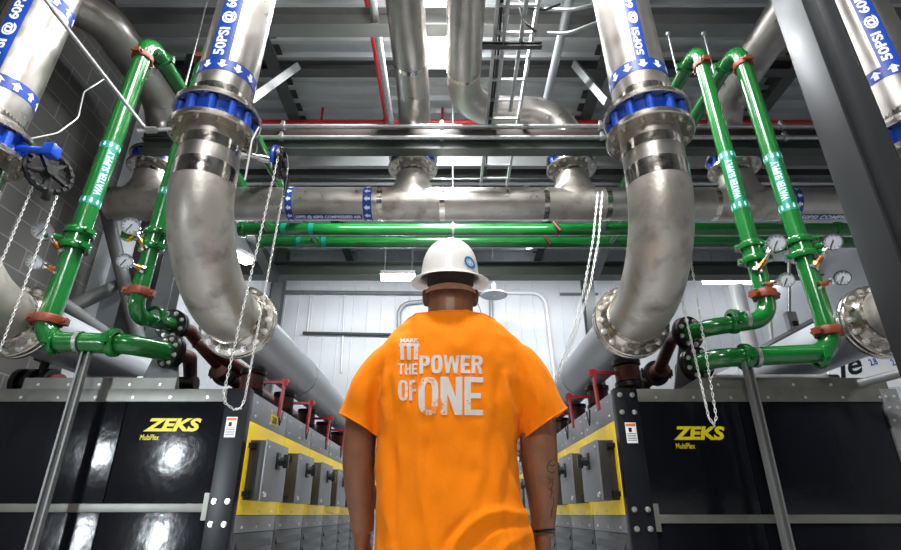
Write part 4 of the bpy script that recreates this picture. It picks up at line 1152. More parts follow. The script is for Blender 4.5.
# front struts
for (px, Y, l, z1) in (((86, 355), 3.33, 'upright strut channel in front of the left black cabinet', 0.945), ((748.5, 372), 3.37, 'upright strut channel in front of the right black cabinet', 0.895)):
    p = P(px[0], px[1], Y); t = thing('strut_channel', l, 'strut', (p.x, Y, 0))
    bm = B(); channel(bm, (p.x, Y, 0), (p.x, Y, H + z1), 0.05, 0.042, (0.15, -1, 0)); finish('upright', bm, BEAM, t)
    bm = B(); box(bm, p.x - 0.06, p.x + 0.06, Y - 0.05, Y + 0.05, 0, 0.008, 0.002); finish('foot_plate', bm, GALV, t)

# ------------------------------------------------------------------ the worker
YM = 1.75
def M(x, y, Y=YM): return P(x, y, Y)

def superring(cx, cy, cz, rx, ry, n=28, e=2.3, tilt=(0, 0, 1)):
    out = []
    for i in range(n):
        a = 2 * PI * i / n; c, s = math.cos(a), math.sin(a)
        out.append(V(cx + rx * math.copysign(abs(c) ** (2 / e), c), cy + ry * math.copysign(abs(s) ** (2 / e), s), cz))
    return out

def loft(bm, rings, cap=True):
    R = [[bm.verts.new(p) for p in r] for r in rings]
    for a, b in zip(R[:-1], R[1:]):
        n = len(a)
        for k in range(n):
            j = (k + 1) % n
            bm.faces.new((a[k], a[j], b[j], b[k]))
    if cap:
        bm.faces.new(R[0][::-1]); bm.faces.new(R[-1])
    bmesh.ops.recalc_face_normals(bm, faces=bm.faces)

def limb(bm, pts, radii, seg=18, sub=4):
    """smooth tapering limb; radii (across x, along y)"""
    P_ = [Vector(p) for p in pts]; n = len(P_)
    def cr(a, b, c, d, t): return 0.5 * ((2 * b) + (c - a) * t + (2 * a - 5 * b + 4 * c - d) * t * t + (3 * b - a - 3 * c + d) * t ** 3)
    q = []; rr = []
    for i in range(n - 1):
        i0, i3 = max(0, i - 1), min(n - 1, i + 2)
        for k in range(sub):
            t = k / sub
            q.append(Vector([cr(P_[i0][j], P_[i][j], P_[i + 1][j], P_[i3][j], t) for j in range(3)]))
            rr.append([cr(radii[i0][j], radii[i][j], radii[i + 1][j], radii[i3][j], t) for j in (0, 1)])
    q.append(P_[-1]); rr.append(list(radii[-1]))
    rings = []
    for i, p in enumerate(q):
        t = (q[min(i + 1, len(q) - 1)] - q[max(0, i - 1)]).normalized()
        u = V(1, 0, 0); u = (u - t * u.dot(t)).normalized(); w = t.cross(u)
        if abs(t.x) > 0.85: u = V(0, 1, 0); u = (u - t * u.dot(t)).normalized(); w = t.cross(u)
        rings.append([p + u * math.cos(2 * PI * k / seg) * rr[i][0] + w * math.sin(2 * PI * k / seg) * rr[i][1] for k in range(seg)])
    # round the ends
    loft(bm, rings)

def ball(bm, c, r, seg=20):
    mtx = Matrix.Translation(Vector(c)) @ Matrix.Diagonal((r[0], r[1], r[2], 1))
    bmesh.ops.create_uvsphere(bm, u_segments=seg, v_segments=seg // 2 + 2, radius=1, matrix=mtx)

def remesh(bm, voxel, smooth_it=4, fac=0.5):
    me = bpy.data.meshes.new('tmp'); bm.to_mesh(me); bm.free()
    o = bpy.data.objects.new('tmp', me); COL.objects.link(o)
    r = o.modifiers.new('r', 'REMESH'); r.mode = 'VOXEL'; r.voxel_size = voxel; r.adaptivity = 0
    s = o.modifiers.new('s', 'SMOOTH'); s.iterations = smooth_it; s.factor = fac
    dg = bpy.context.evaluated_depsgraph_get(); dg.update()
    out = bpy.data.meshes.new_from_object(o.evaluated_get(dg))
    bpy.data.objects.remove(o); bpy.data.meshes.remove(me)
    b2 = B(); b2.from_mesh(out); bpy.data.meshes.remove(out)
    return b2

worker = thing('person', 'worker seen from behind in an orange shirt and white hard hat, arms hanging down', 'person', (M(451, 500).x, YM, 0))
SKIN = mat('skin', (0.24, 0.098, 0.048), 0.0, 0.40, 0.18, 22, 0.2, 160, spec=0.45)

# ---- body
bm = B()
def yx(xl, xr, y, ry, cy=YM, Yd=YM, e=2.3, dz=0.0, shrink=0.0):
    a, b = M(xl, y), M(xr, y)
    return superring((a.x + b.x) / 2, cy, a.z + dz, (b.x - a.x) / 2 - shrink, ry - shrink, e=e)
tor = [(318, 430, 472, .070, YM - .02), (327, 412, 490, .085, YM - .01), (338, 396, 506, .105, YM), (352, 385, 518, .125, YM), (372, 378, 526, .14, YM),
       (400, 376, 524, .148, YM), (440, 381, 515, .148, YM), (475, 381, 515, .150, YM), (505, 380, 518, .155, YM), (540, 378, 527, .165, YM + .0), (575, 378, 532, .168, YM), (605, 382, 530, .16, YM)]
loft(bm, [yx(a, b, y, ry, cy, shrink=0.014) for (y, a, b, ry, cy) in tor[::-1]])
# hips and legs
hz = M(451, 590).z; cxh = M(453, 590).x
for s, nm in ((-1, 'l'), (1, 'r')):
    limb(bm, [(cxh + s * 0.10, YM, 0.93), (cxh + s * 0.115, YM - .01, 0.72), (cxh + s * 0.125, YM, 0.50), (cxh + s * 0.13, YM + .01, 0.30), (cxh + s * 0.135, YM, 0.10), (cxh + s * 0.135, YM, 0.05)],
         [(0.11, 0.125), (0.10, 0.11), (0.072, 0.078), (0.066, 0.072), (0.045, 0.05), (0.045, 0.06)])
# neck and head
hx = M(450.5, 290).x
zc = M(451, 316).z
zb_ = M(451, 288).z
limb(bm, [(hx, YM - .01, zc - 0.10), (hx, YM - .01, zc - 0.02), (hx, YM + .0, zc + 0.04), (hx, YM + .02, zc + 0.10)], [(0.10, 0.085), (0.081, 0.078), (0.078, 0.079), (0.078, 0.085)])
ball(bm, (hx, YM + 0.025, zb_ + 0.035), (0.0775, 0.10, 0.115), 24)
ball(bm, (hx, YM + 0.07, zb_ - 0.045), (0.058, 0.06, 0.055), 18)      # jaw
ball(bm, (hx + 0.0, YM + 0.128, zb_ - 0.0), (0.014, 0.022, 0.022), 10)   # nose
ball(bm, (hx, YM + 0.115, zb_ - 0.045), (0.028, 0.016, 0.010), 12)      # lips
for s in (-1, 1):
    ball(bm, (hx + s * 0.03, YM + 0.11, zb_ + 0.03), (0.02, 0.014, 0.010), 10)
    # ears
    ball(bm, (hx + s * 0.086, YM + 0.01, zb_ - 0.034), (0.013, 0.020, 0.033), 12)
    ball(bm, (hx + s * 0.092, YM + 0.0, zb_ - 0.026), (0.008, 0.014, 0.022), 10)
# arms
def pt(x, y, dY=0.0):
    p = P(x, y, YM + dY); return p
ARML = [pt(398, 362), pt(379, 385), pt(365, 415), pt(360, 440, 0.0), pt(359, 462, 0.01), pt(360, 490, 0.03), pt(362, 514, 0.05), pt(363, 532, 0.06)]
RADL = [(.05, .075), (.055, .08), (.056, .065), (.050, .060), (.0505, .057), (.046, .050), (.038, .042), (.033, .037)]
ARMR = [pt(504, 362), pt(525, 385), pt(536, 415), pt(538, 440, 0.0), pt(539.5, 462, 0.01), pt(542, 490, 0.03), pt(543, 514, 0.05), pt(542, 534, 0.06)]
RADR = [(.05, .075), (.055, .08), (.060, .068), (.058, .064), (.057, .062), (.050, .054), (.040, .044), (.034, .038)]
limb(bm, ARML, RADL); limb(bm, ARMR, RADR)
# hands: palm and five bent fingers, thumb to the front
def hand(bm, w, s, dirv=(0, 0.05, -1)):
    w = Vector(w); d = Vector(dirv).normalized()
    # palm plane faces the thigh: wide along y, thin along x
    fy = V(0, 1, 0)
    limb(bm, [w + d * -0.02, w + d * 0.02, w + d * 0.06, w + d * 0.10], [(0.028, 0.036), (0.025, 0.042), (0.022, 0.047), (0.017, 0.043)], 16, 3)
    offs = [(-0.033, 0.060, 0.0085), (-0.0115, 0.074, 0.0095), (0.0105, 0.080, 0.0098), (0.033, 0.072, 0.0095)]
    for o, L, r in offs:
        base = w + d * 0.085 + fy * o
        inw = V(-s, 0, 0)
        p1 = base + d * (0.02 + L * 0.40) + inw * 0.004 + fy * o * 0.1; p2 = p1 + d * L * 0.30 + inw * 0.014; p3 = p2 + d * L * 0.22 + inw * 0.018
        limb(bm, [base, p1, p2, p3], [(r * 1.1, r * 1.1), (r, r), (r * 0.92, r * 0.92), (r * 0.75, r * 0.75)], 12, 3)
    tb = w + d * 0.02 + fy * 0.03
    limb(bm, [tb, tb + d * 0.03 + fy * 0.025 + V(-s * 0.01, 0, 0), tb + d * 0.06 + fy * 0.03 + V(-s * 0.018, 0, 0), tb + d * 0.085 + fy * 0.026 + V(-s * 0.024, 0, 0)],
         [(0.015, 0.017), (0.0125, 0.0125), (0.011, 0.011), (0.0085, 0.0085)], 12, 3)
hand(bm, pt(363, 530, 0.06), -1); hand(bm, pt(542, 534, 0.06), 1)
bm = remesh(bm, 0.0045, 5)
body = finish('body', bm, SKIN, worker, None, 180)

# ---- hair band showing under the hat and cropped nape
HAIR = mat('hair', (0.035, 0.024, 0.017), 0.0, 0.6, 0.4, 60, 0.8, 260)
bm = B()
ball(bm, (hx, YM + 0.022, zb_ + 0.038), (0.0835, 0.106, 0.118), 40)
g = bm.verts[:] + bm.edges[:] + bm.faces[:]
bmesh.ops.bisect_plane(bm, geom=g, plane_co=(hx, YM - 0.08, zb_ - 0.02), plane_no=(0, 0.35, -1), clear_outer=True)
for v in bm.verts: v.co += V(0, 0, 0) + (v.co - V(hx, YM, zb_)).normalized() * 0.003 * noise.noise(v.co * 60)
finish('hair', bm, HAIR, worker)
# ---- hard hat (a separate object worn by the worker is part of the clothing)
HAT = mat('hard_hat_shell', (0.80, 0.775, 0.74), 0.0, 0.3, 0.03, 5)
HAT_IN = mat('hat_strap', (0.55, 0.27, 0.17), 0.0, 0.55, 0.2, 30)
bm = B()
hc = V(hx - 0.002, YM + 0.012, M(451, 288).z + 0.040)
topz = M(451, 240).z
hh = topz - hc.z
NS = 72
def hat_r(a):    # elliptical outline, a=0 along +x
    return V(0.103 * math.cos(a), 0.128 * math.sin(a), 0)
rings = []
# outer dome
for i in range(0, 19):
    t = i / 18 * PI / 2
    cr_ = math.cos(t) ** 0.66; sr = math.sin(t) ** 0.93
    ring_ = []
    for k in range(NS):
        a = 2 * PI * k / NS; p = hat_r(a) * cr_
        z = hh * sr
        # raised centre ridge running front to back with two side ridges
        rx = p.x
        rid = 0.005 * (math.exp(-(rx / 0.013) ** 4) + 0.6 * math.exp(-((abs(rx) - 0.032) / 0.008) ** 2)) * sr
        ring_.append(hc + p + V(0, 0, z * 0.985 + rid))
    rings.append(ring_)
brim_out = []; brim_in = []
for k in range(NS):
    a = 2 * PI * k / NS; p = hat_r(a); n = V(math.cos(a), math.sin(a), 0)
    ext = 0.038 + 0.002 * abs(math.sin(a)) + (0.022 if math.sin(a) > 0.3 else 0) * max(0, math.sin(a))
    brim_out.append(hc + p + n * ext + V(0, 0, -0.013))
brim_mid = [hc + hat_r(2 * PI * k / NS) + V(math.cos(2 * PI * k / NS), math.sin(2 * PI * k / NS), 0) * 0.010 + V(0, 0, -0.004) for k in range(NS)]
loft(bm, [brim_out, brim_mid] + rings, cap=False)
bmesh.ops.remove_doubles(bm, verts=bm.verts, dist=0.0008)
for v in bm.verts: v.co.z += 0.17 * (v.co.y - hc.y)
me = bpy.data.meshes.new('hard_hat'); bmesh.ops.recalc_face_normals(bm, faces=bm.faces); bm.to_mesh(me); bm.free()
tmp = bpy.data.objects.new('t', me); COL.objects.link(tmp)
so = tmp.modifiers.new('s', 'SOLIDIFY'); so.thickness = 0.004; so.offset = -1
su = tmp.modifiers.new('u', 'SUBSURF'); su.levels = 1
dg = bpy.context.evaluated_depsgraph_get(); dg.update()
out = bpy.data.meshes.new_from_object(tmp.evaluated_get(dg)); bpy.data.objects.remove(tmp)
bm = B(); bm.from_mesh(out)
hat = finish('hard_hat', bm, HAT, worker, 'white full brim hard hat with a round blue sticker', 60)
# sticker
hat_bvh_bm = B(); hat_bvh_bm.from_mesh(hat.data); bmesh.ops.translate(hat_bvh_bm, verts=hat_bvh_bm.verts, vec=worker.location)
hat_bvh = BVHTree.FromBMesh(hat_bvh_bm)
def cast(bvh, p, d):
    h = bvh.ray_cast(Vector(p), Vector(d).normalized())
    return h
def project(bm, bvh, off):
    """pushes a flat layout (x across, y down the hall, z up) forward onto a surface"""
    bad = []
    for v in bm.verts:
        h = bvh.ray_cast(V(v.co.x, 0.6, v.co.z), V(0, 1, 0))
        if h[0] is None: bad.append(v); continue
        n = h[1]
        if n.y > 0: n = -n
        v.co = h[0] + n * off
    if bad: bmesh.ops.delete(bm, geom=bad, context='VERTS')
    bm.normal_update()
    for f in bm.faces:
        if f.normal.y > 0: f.normal_flip()
def hit_px(bvh, x, y):
    a, b, c = ray(x, y); h = bvh.ray_cast(V(0, 0, H), V(a, b, c).normalized()); return h[0]
sp = hit_px(hat_bvh, 469.5, 262.5)
STK = mat('sticker_blue', (0.0, 0.2, 0.5), 0, 0.4)
for r0, r1, m_, off, nm in ((0.0, 0.025, WHITE, 0.0012, 'sticker'), (0.0145, 0.0235, STK, 0.002, 'sticker_ring')):
    bm = B(); n = 28; rr = [r0 + (r1 - r0) * k / 3 for k in range(4)]
    R = []
    for r in rr:
        R.append([bm.verts.new(sp + V(math.cos(2 * PI * i / n) * r * 0.82, 0, math.sin(2 * PI * i / n) * r)) for i in range(n)])
    for a_, b_ in zip(R[:-1], R[1:]):
        for i in range(n): bm.faces.new((a_[i], a_[(i + 1) % n], b_[(i + 1) % n], b_[i]))
    bmesh.ops.remove_doubles(bm, verts=bm.verts, dist=0.0001)
    project(bm, hat_bvh, off); st_ = finish(nm, bm, m_, hat)
bm = text_bm('C2', 0.0, 0, 0.3)
for v in bm.verts: v.co = sp + V(-0.009 + v.co.x * 0.018, 0, -0.010 + v.co.y * 0.02)
project(bm, hat_bvh, 0.002); finish('sticker_mark', bm, STK, hat)
# nape strap of the suspension
bm = B(); n = 30; a0, a1 = PI * 1.02, PI * 1.98
top_, bot_, top2, bot2 = [], [], [], []
for i in range(n + 1):
    a = a0 + (a1 - a0) * i / n; k = math.sin(PI * i / n)
    c = V(hx + 0.0875 * math.cos(a), YM + 0.02 + 0.108 * math.sin(a), 0)
    zt = zb_ - 0.016 - 0.002 * k; zb2 = zb_ - 0.022 - 0.016 * k
    o_ = V(math.cos(a), math.sin(a), 0) * 0.004
    top_.append(bm.verts.new(c + V(0, 0, zt))); bot_.append(bm.verts.new(c + V(0, 0, zb2)))
    top2.append(bm.verts.new(c + o_ + V(0, 0, zt))); bot2.append(bm.verts.new(c + o_ + V(0, 0, zb2)))
for i in range(n):
    for q in ((top2, bot2), (bot_, top_), (top_, top2), (bot2, bot_)):
        bm.faces.new((q[0][i], q[0][i + 1], q[1][i + 1], q[1][i]))
bmesh.ops.recalc_face_normals(bm, faces=bm.faces)
finish('nape_strap', bm, HAT_IN, hat, 'peach coloured nape strap')
# beard edge
bm = B(); limb(bm, [(hx + 0.070, YM + 0.045, zb_ - 0.02), (hx + 0.066, YM + 0.06, zb_ - 0.06), (hx + 0.04, YM + 0.095, zb_ - 0.085), (hx, YM + 0.115, zb_ - 0.095), (hx - 0.04, YM + 0.095, zb_ - 0.085), (hx - 0.066, YM + 0.06, zb_ - 0.06), (hx - 0.070, YM + 0.045, zb_ - 0.02)], [(0.012, 0.014)] * 7, 10, 3)
finish('beard', bm, HAIR, worker)

# ---- shirt
SHIRT = bpy.data.materials.new('orange_cotton'); SHIRT.use_nodes = True
nt = SHIRT.node_tree; pb = nt.nodes['Principled BSDF']
pb.inputs['Base Color'].default_value = (0.93, 0.225, 0.0015, 1); pb.inputs['Roughness'].default_value = 0.85
pb.inputs['Sheen Weight'].default_value = 0.15; pb.inputs['Sheen Tint'].default_value = (1, 0.6, 0.2, 1)
pb.inputs['Specular IOR Level'].default_value = 0.15
tc = nt.nodes.new('ShaderNodeTexCoord'); nz_ = nt.nodes.new('ShaderNodeTexNoise'); nz_.inputs['Scale'].default_value = 380
nt.links.new(tc.outputs['Object'], nz_.inputs['Vector']); bp_ = nt.nodes.new('ShaderNodeBump'); bp_.inputs['Strength'].default_value = 0.25; bp_.inputs['Distance'].default_value = 0.002
nv_ = nt.nodes.new('ShaderNodeTexNoise'); nv_.inputs['Scale'].default_value = 160; nv_.inputs['Detail'].default_value = 6; nt.links.new(tc.outputs['Object'], nv_.inputs['Vector']); mv_ = nt.nodes.new('ShaderNodeMix'); mv_.data_type = 'RGBA'; mv_.inputs[6].default_value = (0.90, 0.195, 0.001, 1); mv_.inputs[7].default_value = (0.97, 0.255, 0.003, 1); nt.links.new(nv_.outputs[0], mv_.inputs[0]); nt.links.new(mv_.outputs[2], pb.inputs['Base Color'])
nt.links.new(nz_.outputs[0], bp_.inputs['Height']); nt.links.new(bp_.outputs[0], pb.inputs['Normal'])

bm = B()
stor = [(308, 434, 468, .066, YM - .015), (314.5, 427, 474, .080, YM - .015), (322, 410, 490, .094, YM - .008), (332, 395, 507, .112, YM), (345, 384, 520, .13, YM), (362, 377, 527, .145, YM),
        (385, 374, 527, .155, YM), (412, 375, 522, .158, YM), (442, 377.5, 517, .158, YM), (475, 378, 518, .160, YM), (502, 377, 521, .165, YM), (530, 376, 529, .172, YM), (556, 375, 534, .176, YM), (590, 374, 538, .178, YM), (620, 374, 538, .176, YM), (650, 374, 538, .176, YM)]
loft(bm, [yx(a, b, y, ry, cy, e=2.35) for (y, a, b, ry, cy) in stor[::-1]])
limb(bm, [pt(412, 346), pt(394, 360), pt(377, 379), pt(367, 399), pt(359.5, 421), pt(350, 456)], [(.045, .07), (.062, .09), (.066, .095), (.066, .09), (.067, .082), (.067, .082)], 22)
limb(bm, [pt(489, 344), pt(506, 357), pt(524, 376), pt(534, 397), pt(543.5, 422), pt(558, 456)], [(.045, .07), (.064, .09), (.068, .095), (.075, .095), (.086, .09), (.086, .09)], 22)
bm = remesh(bm, 0.007, 7)
# cut hems: neck, two sleeves, bottom
def cut(bm, co, no, test):
    vs = [v for v in bm.verts if test(v.co)]
    vset = set(vs); es = [e for e in bm.edges if e.verts[0] in vset and e.verts[1] in vset]; fs = [f for f in bm.faces if all(v in vset for v in f.verts)]
    bmesh.ops.bisect_plane(bm, geom=vs + es + fs, plane_co=co, plane_no=no, clear_outer=True)
hl0, hl1 = P(341, 414, YM), P(377, 436, YM)
nl = (hl1 - hl0).cross(V(0, 1, 0)); nl = nl if nl.z < 0 else -nl
hr0, hr1 = P(567, 408, YM), P(519, 442, YM)
nr = (hr1 - hr0).cross(V(0, 1, 0)); nr = nr if nr.z < 0 else -nr
xl_t = P(378.5, 442, YM).x; xr_t = P(517.5, 445, YM).x
cut(bm, hl0, nl, lambda c: c.x < xl_t + 0.004 and c.z > P(0, 500, YM).z)
cut(bm, hr0, nr, lambda c: c.x > xr_t - 0.004 and c.z > P(0, 500, YM).z)
cut(bm, (0, YM - 0.08, P(451, 314.5, YM - 0.08).z), (0, 0.25, 1), lambda c: c.z > P(0, 330, YM).z)
cut(bm, (0, 0, 0.80), (0, 0, -1), lambda c: c.z < 0.95)
# keep the largest island
bm.verts.ensure_lookup_table(); seen = set(); best = []
for v0 in bm.verts:
    if v0 in seen: continue
    st_ = [v0]; seen.add(v0); isl = []
    while st_:
        v = st_.pop(); isl.append(v)
        for e in v.link_edges:
            o_ = e.other_vert(v)
            if o_ not in seen: seen.add(o_); st_.append(o_)
    if len(isl) > len(best): best = isl
bs = set(best); dl = [v for v in bm.verts if v not in bs]
if dl: bmesh.ops.delete(bm, geom=dl, context='VERTS')
bm.normal_update()
# folds, drawn as soft ridges along lines on the cloth
def ridge(pxs, amp, wid):
    return ([P(x, y, YM - 0.15) for x, y in pxs], amp * 1.7, wid)
FOLDS = [
    ridge(((446, 560), (456, 540), (470, 524), (486, 514), (504, 511), (528, 515)), 0.0058, 0.010),
    ridge(((462, 560), (474, 542), (490, 529), (508, 524), (530, 526)), -0.0045, 0.011),
    ridge(((440, 556), (450, 534), (466, 517)), -0.004, 0.011),
    ridge(((492, 560), (505, 545), (530, 536)), 0.003, 0.012),
    ridge(((380, 440), (384, 475), (382, 520)), 0.004, 0.014), ridge(((388, 425), (394, 470), (392, 540)), -0.004, 0.013),
    ridge(((516, 432), (508, 400), (507, 372)), 0.006, 0.012), ridge(((500, 430), (497, 395), (500, 368)), -0.004, 0.013),
    ridge(((522, 440), (512, 470), (508, 500)), -0.004, 0.014), ridge(((385, 420), (380, 395), (386, 368)), 0.005, 0.012),
    ridge(((478, 425), (482, 470), (470, 505)), 0.003, 0.016), ridge(((420, 430), (416, 480), (424, 540)), 0.003, 0.018),
    ridge(((545, 380), (552, 398), (557, 412)), 0.004, 0.010), ridge(((530, 372), (533, 398), (530, 425)), -0.004, 0.012), ridge(((540, 376), (543, 402), (541, 424)), 0.004, 0.010),
    ridge(((366, 375), (362, 398), (362, 424)), 0.003, 0.011), ridge(((398, 350), (394, 372), (398, 400)), 0.004, 0.014), ridge(((418, 345), (408, 368), (410, 400)), -0.003, 0.016),
]
def seg_d(p, a, b):
    ax, az, bx, bz = a.x, a.z, b.x, b.z
    dx, dz = bx - ax, bz - az; L = dx * dx + dz * dz
    t = max(0, min(1, ((p.x - ax) * dx + (p.z - az) * dz) / L))
    return math.hypot(p.x - ax - t * dx, p.z - az - t * dz), t
for v in bm.verts:
    d = 0.0
    if v.co.y < YM + 0.03:
        for pts, amp, wid in FOLDS:
            bd = 9; bi = 0
            for i in range(len(pts) - 1):
                q, t = seg_d(v.co, pts[i], pts[i + 1])
                if q < bd: bd = q; bi = (i + t) / (len(pts) - 1)
            if bd < wid * 3: d += amp * math.exp(-(bd / wid) ** 2) * (0.35 + 0.65 * math.sin(PI * min(1, max(0, bi)) * 0.9 + 0.15))
    c = v.co
    d += 0.0032 * noise.noise(V(c.x * 14, c.y * 10, c.z * 5.5)) + 0.0015 * noise.noise(V(c.x * 30, c.y * 20, c.z * 12 + 5))
    w_ = noise.noise(V(c.x * 9 + c.z * 2, c.y * 6, c.z * 2.2 + 9)); d += 0.0065 * (1 - abs(w_) * 4) if abs(w_) < 0.25 else 0
    d += 0.0018 * noise.noise(V(c.x * 45, c.y * 40, c.z * 18 + 3)) + 0.004 * noise.noise(V(c.x * 10 + c.z * 6, c.y * 8, c.z * 9 + 30))
    v.co += v.normal * (d + 0.001)
sh = B(); shm = bpy.data.meshes.new('s'); bm.to_mesh(shm); sh.from_mesh(shm); shirt_bvh = BVHTree.FromBMesh(sh)
# hems
hem_edges = [e for e in bm.edges if e.is_boundary]
hem_pts = [(e.verts[0].co.copy(), e.verts[1].co.copy()) for e in hem_edges]
tmp = bpy.data.objects.new('t', shm); COL.objects.link(tmp)
so = tmp.modifiers.new('s', 'SOLIDIFY'); so.thickness = 0.0035; so.offset = -1
dg = bpy.context.evaluated_depsgraph_get(); dg.update()
out = bpy.data.meshes.new_from_object(tmp.evaluated_get(dg)); bpy.data.objects.remove(tmp)
bm.free(); bm = B(); bm.from_mesh(out)
shirt = finish('shirt', bm, SHIRT, worker, 'orange short sleeved shirt with pale lettering on the back', 180)
bm = B()
for a, b in hem_pts:
    if (b - a).length > 1e-5: tube(bm, a, b, 0.0028, 6, cap=False)
finish('hem', bm, SHIRT, shirt)

# ---- worn pale print on the back
INK = bpy.data.materials.new('worn_print'); INK.use_nodes = True
nt = INK.node_tree; pb = nt.nodes['Principled BSDF']; pb.inputs['Roughness'].default_value = 0.8; pb.inputs['Specular IOR Level'].default_value = 0.2
tc = nt.nodes.new('ShaderNodeTexCoord')
n1 = nt.nodes.new('ShaderNodeTexNoise'); n1.inputs['Scale'].default_value = 130; n1.inputs['Detail'].default_value = 6
n2 = nt.nodes.new('ShaderNodeTexNoise'); n2.inputs['Scale'].default_value = 14; n2.inputs['Detail'].default_value = 2
for n_ in (n1, n2): nt.links.new(tc.outputs['Object'], n_.inputs['Vector'])
ad = nt.nodes.new('ShaderNodeMath'); ad.operation = 'MULTIPLY_ADD'; nt.links.new(n1.outputs[0], ad.inputs[0]); ad.inputs[1].default_value = 0.55; nt.links.new(n2.outputs[0], ad.inputs[2])
mr = nt.nodes.new('ShaderNodeMapRange'); mr.inputs['From Min'].default_value = 0.855; mr.inputs['From Max'].default_value = 0.96; nt.links.new(ad.outputs[0], mr.inputs[0])
mx = nt.nodes.new('ShaderNodeMix'); mx.data_type = 'RGBA'; mx.inputs[6].default_value = (0.66, 0.60, 0.55, 1); mx.inputs[7].default_value = (0.85, 0.25, 0.03, 1)
nt.links.new(mr.outputs[0], mx.inputs[0]); nt.links.new(mx.outputs[2], pb.inputs['Base Color'])

def shirt_text(bm, x0, y0, x1, y1, skew=0.0):
    """photo rectangle on the cloth -> flat layout across the back, then pressed onto the cloth"""
    a = hit_px(shirt_bvh, x0, y1); b = hit_px(shirt_bvh, x1, y1); c = hit_px(shirt_bvh, x0, y0); d = hit_px(shirt_bvh, x1, y0)
    for v in bm.verts:
        s, t = v.co.x, v.co.y
        lo = a.lerp(b, s); hi = c.lerp(d, s); p = lo.lerp(hi, t)
        v.co = V(p.x, 0, p.z)
    project(bm, shirt_bvh, 0.0022)
    return finish('lettering', bm, INK, shirt)
def strip_quads(bm, A, Bc):
    """surface between two outlines with the same number of points"""
    K = 3; rows = []
    for a, b in zip(A, Bc):
        rows.append([bm.verts.new((a[0] + (b[0] - a[0]) * k / K, a[1] + (b[1] - a[1]) * k / K, 0)) for k in range(K + 1)])
    for r, q in zip(rows[:-1], rows[1:]):
        for k in range(K): bm.faces.new((r[k], r[k + 1], q[k + 1], q[k]))
def stroke(bm, x0, y0, x1, y1, w0, w1=None):
    """slanted or upright stroke between two heights, w wide at its foot and top"""
    w1 = w1 or w0; n = 8
    strip_quads(bm, [(x0 + (x1 - x0) * i / n, y0 + (y1 - y0) * i / n) for i in range(n + 1)], [(x0 + w0 + (x1 + w1 - x0 - w0) * i / n, y0 + (y1 - y0) * i / n) for i in range(n + 1)])
def sup(cx, cy, rx, ry, a, e=3.2):
    c, s_ = math.cos(a), math.sin(a)
    return (cx + rx * math.copysign(abs(c) ** (2 / e), c), cy + ry * math.copysign(abs(s_) ** (2 / e), s_))
def glyph(bm, ch, x, w, k):
    """one heavy letter in the box x..x+w, 0..1; k is the stroke width"""
    h = k * 0.85 * w_h
    if ch == 'O':
        n = 40; A = [sup(x + w / 2, 0.5, w / 2, 0.5, 2 * PI * i / n) for i in range(n + 1)]; C_ = [sup(x + w / 2, 0.5, w / 2 - k, 0.5 - h, 2 * PI * i / n) for i in range(n + 1)]
        strip_quads(bm, A, C_)
    elif ch in 'PR':
        stroke(bm, x, 0, x, 1, k); n = 16; cy = 0.70 if ch == 'P' else 0.72; ry = 1 - cy
        A = [(x + k * 0.8, 1.0)] + [sup(x + w * 0.45, cy, w * 0.55, ry, PI / 2 - PI * i / n, 2.6) for i in range(n + 1)] + [(x + k * 0.8, 2 * cy - 1)]
        C_ = [(x + k * 0.8, 1 - h)] + [sup(x + w * 0.45, cy, w * 0.55 - k, ry - h, PI / 2 - PI * i / n, 2.6) for i in range(n + 1)] + [(x + k * 0.8, 2 * cy - 1 + h)]
        strip_quads(bm, A, C_)
        if ch == 'R': stroke(bm, x + w - k, 0, x + w * 0.42, 0.5, k)
    elif ch in 'EF':
        stroke(bm, x, 0, x, 1, k)
        for y, L_ in ((1 - h, 1), (0.5 - h / 2, 0.88)) + (((0, 1),) if ch == 'E' else ()): strip_quads(bm, [(x + k * 0.9, y), (x + w * L_, y)], [(x + k * 0.9, y + h), (x + w * L_, y + h)])
    elif ch == 'T':
        stroke(bm, x + w / 2 - k / 2, 0, x + w / 2 - k / 2, 1, k); strip_quads(bm, [(x, 1 - h), (x + w, 1 - h)], [(x, 1), (x + w, 1)])
    elif ch == 'H':
        stroke(bm, x, 0, x, 1, k); stroke(bm, x + w - k, 0, x + w - k, 1, k); strip_quads(bm, [(x, 0.5 - h / 2), (x + w, 0.5 - h / 2)], [(x, 0.5 + h / 2), (x + w, 0.5 + h / 2)])
    elif ch == 'N':
        stroke(bm, x, 0, x, 1, k); stroke(bm, x + w - k, 0, x + w - k, 1, k); stroke(bm, x + w - k * 1.15, 0, x, 1, k * 1.15)
    elif ch == 'W':
        q = k * 0.8
        stroke(bm, x + w * 0.14, 0, x, 1, q); stroke(bm, x + w * 0.14, 0, x + w * 0.5 - q / 2, 0.95, q); stroke(bm, x + w * 0.86 - q, 0, x + w * 0.5 - q / 2, 0.95, q); stroke(bm, x + w * 0.86 - q, 0, x + w - q, 1, q)
def word(txt, widths, k, gap):
    bm = B(); tot = sum(widths) + gap * (len(txt) - 1); x = 0
    for ch, w in zip(txt, widths):
        glyph(bm, ch, x / tot, w / tot, k / tot); x += w + gap
    return bm
w_h = 1.0
def W(txt, widths, k, gap, x0, y0, x1, y1):
    global w_h
    tot = sum(widths) + gap * (len(txt) - 1)
    w_h = (x1 - x0) / (y1 - y0)            # a horizontal bar is as thick as an upright one
    shirt_text(word(txt, widths, k, gap), x0, y0, x1, y1)
W('THE', (1, 1.0, 0.85), 0.33, 0.16, 398, 363.5, 417.5, 374.5)
W('POWER', (1, 1.05, 1.5, 0.9, 1.05), 0.36, 0.12, 419.5, 355.8, 482.5, 374)
W('OF', (1.1, 0.85), 0.36, 0.14, 398.5, 380, 417, 400.5)
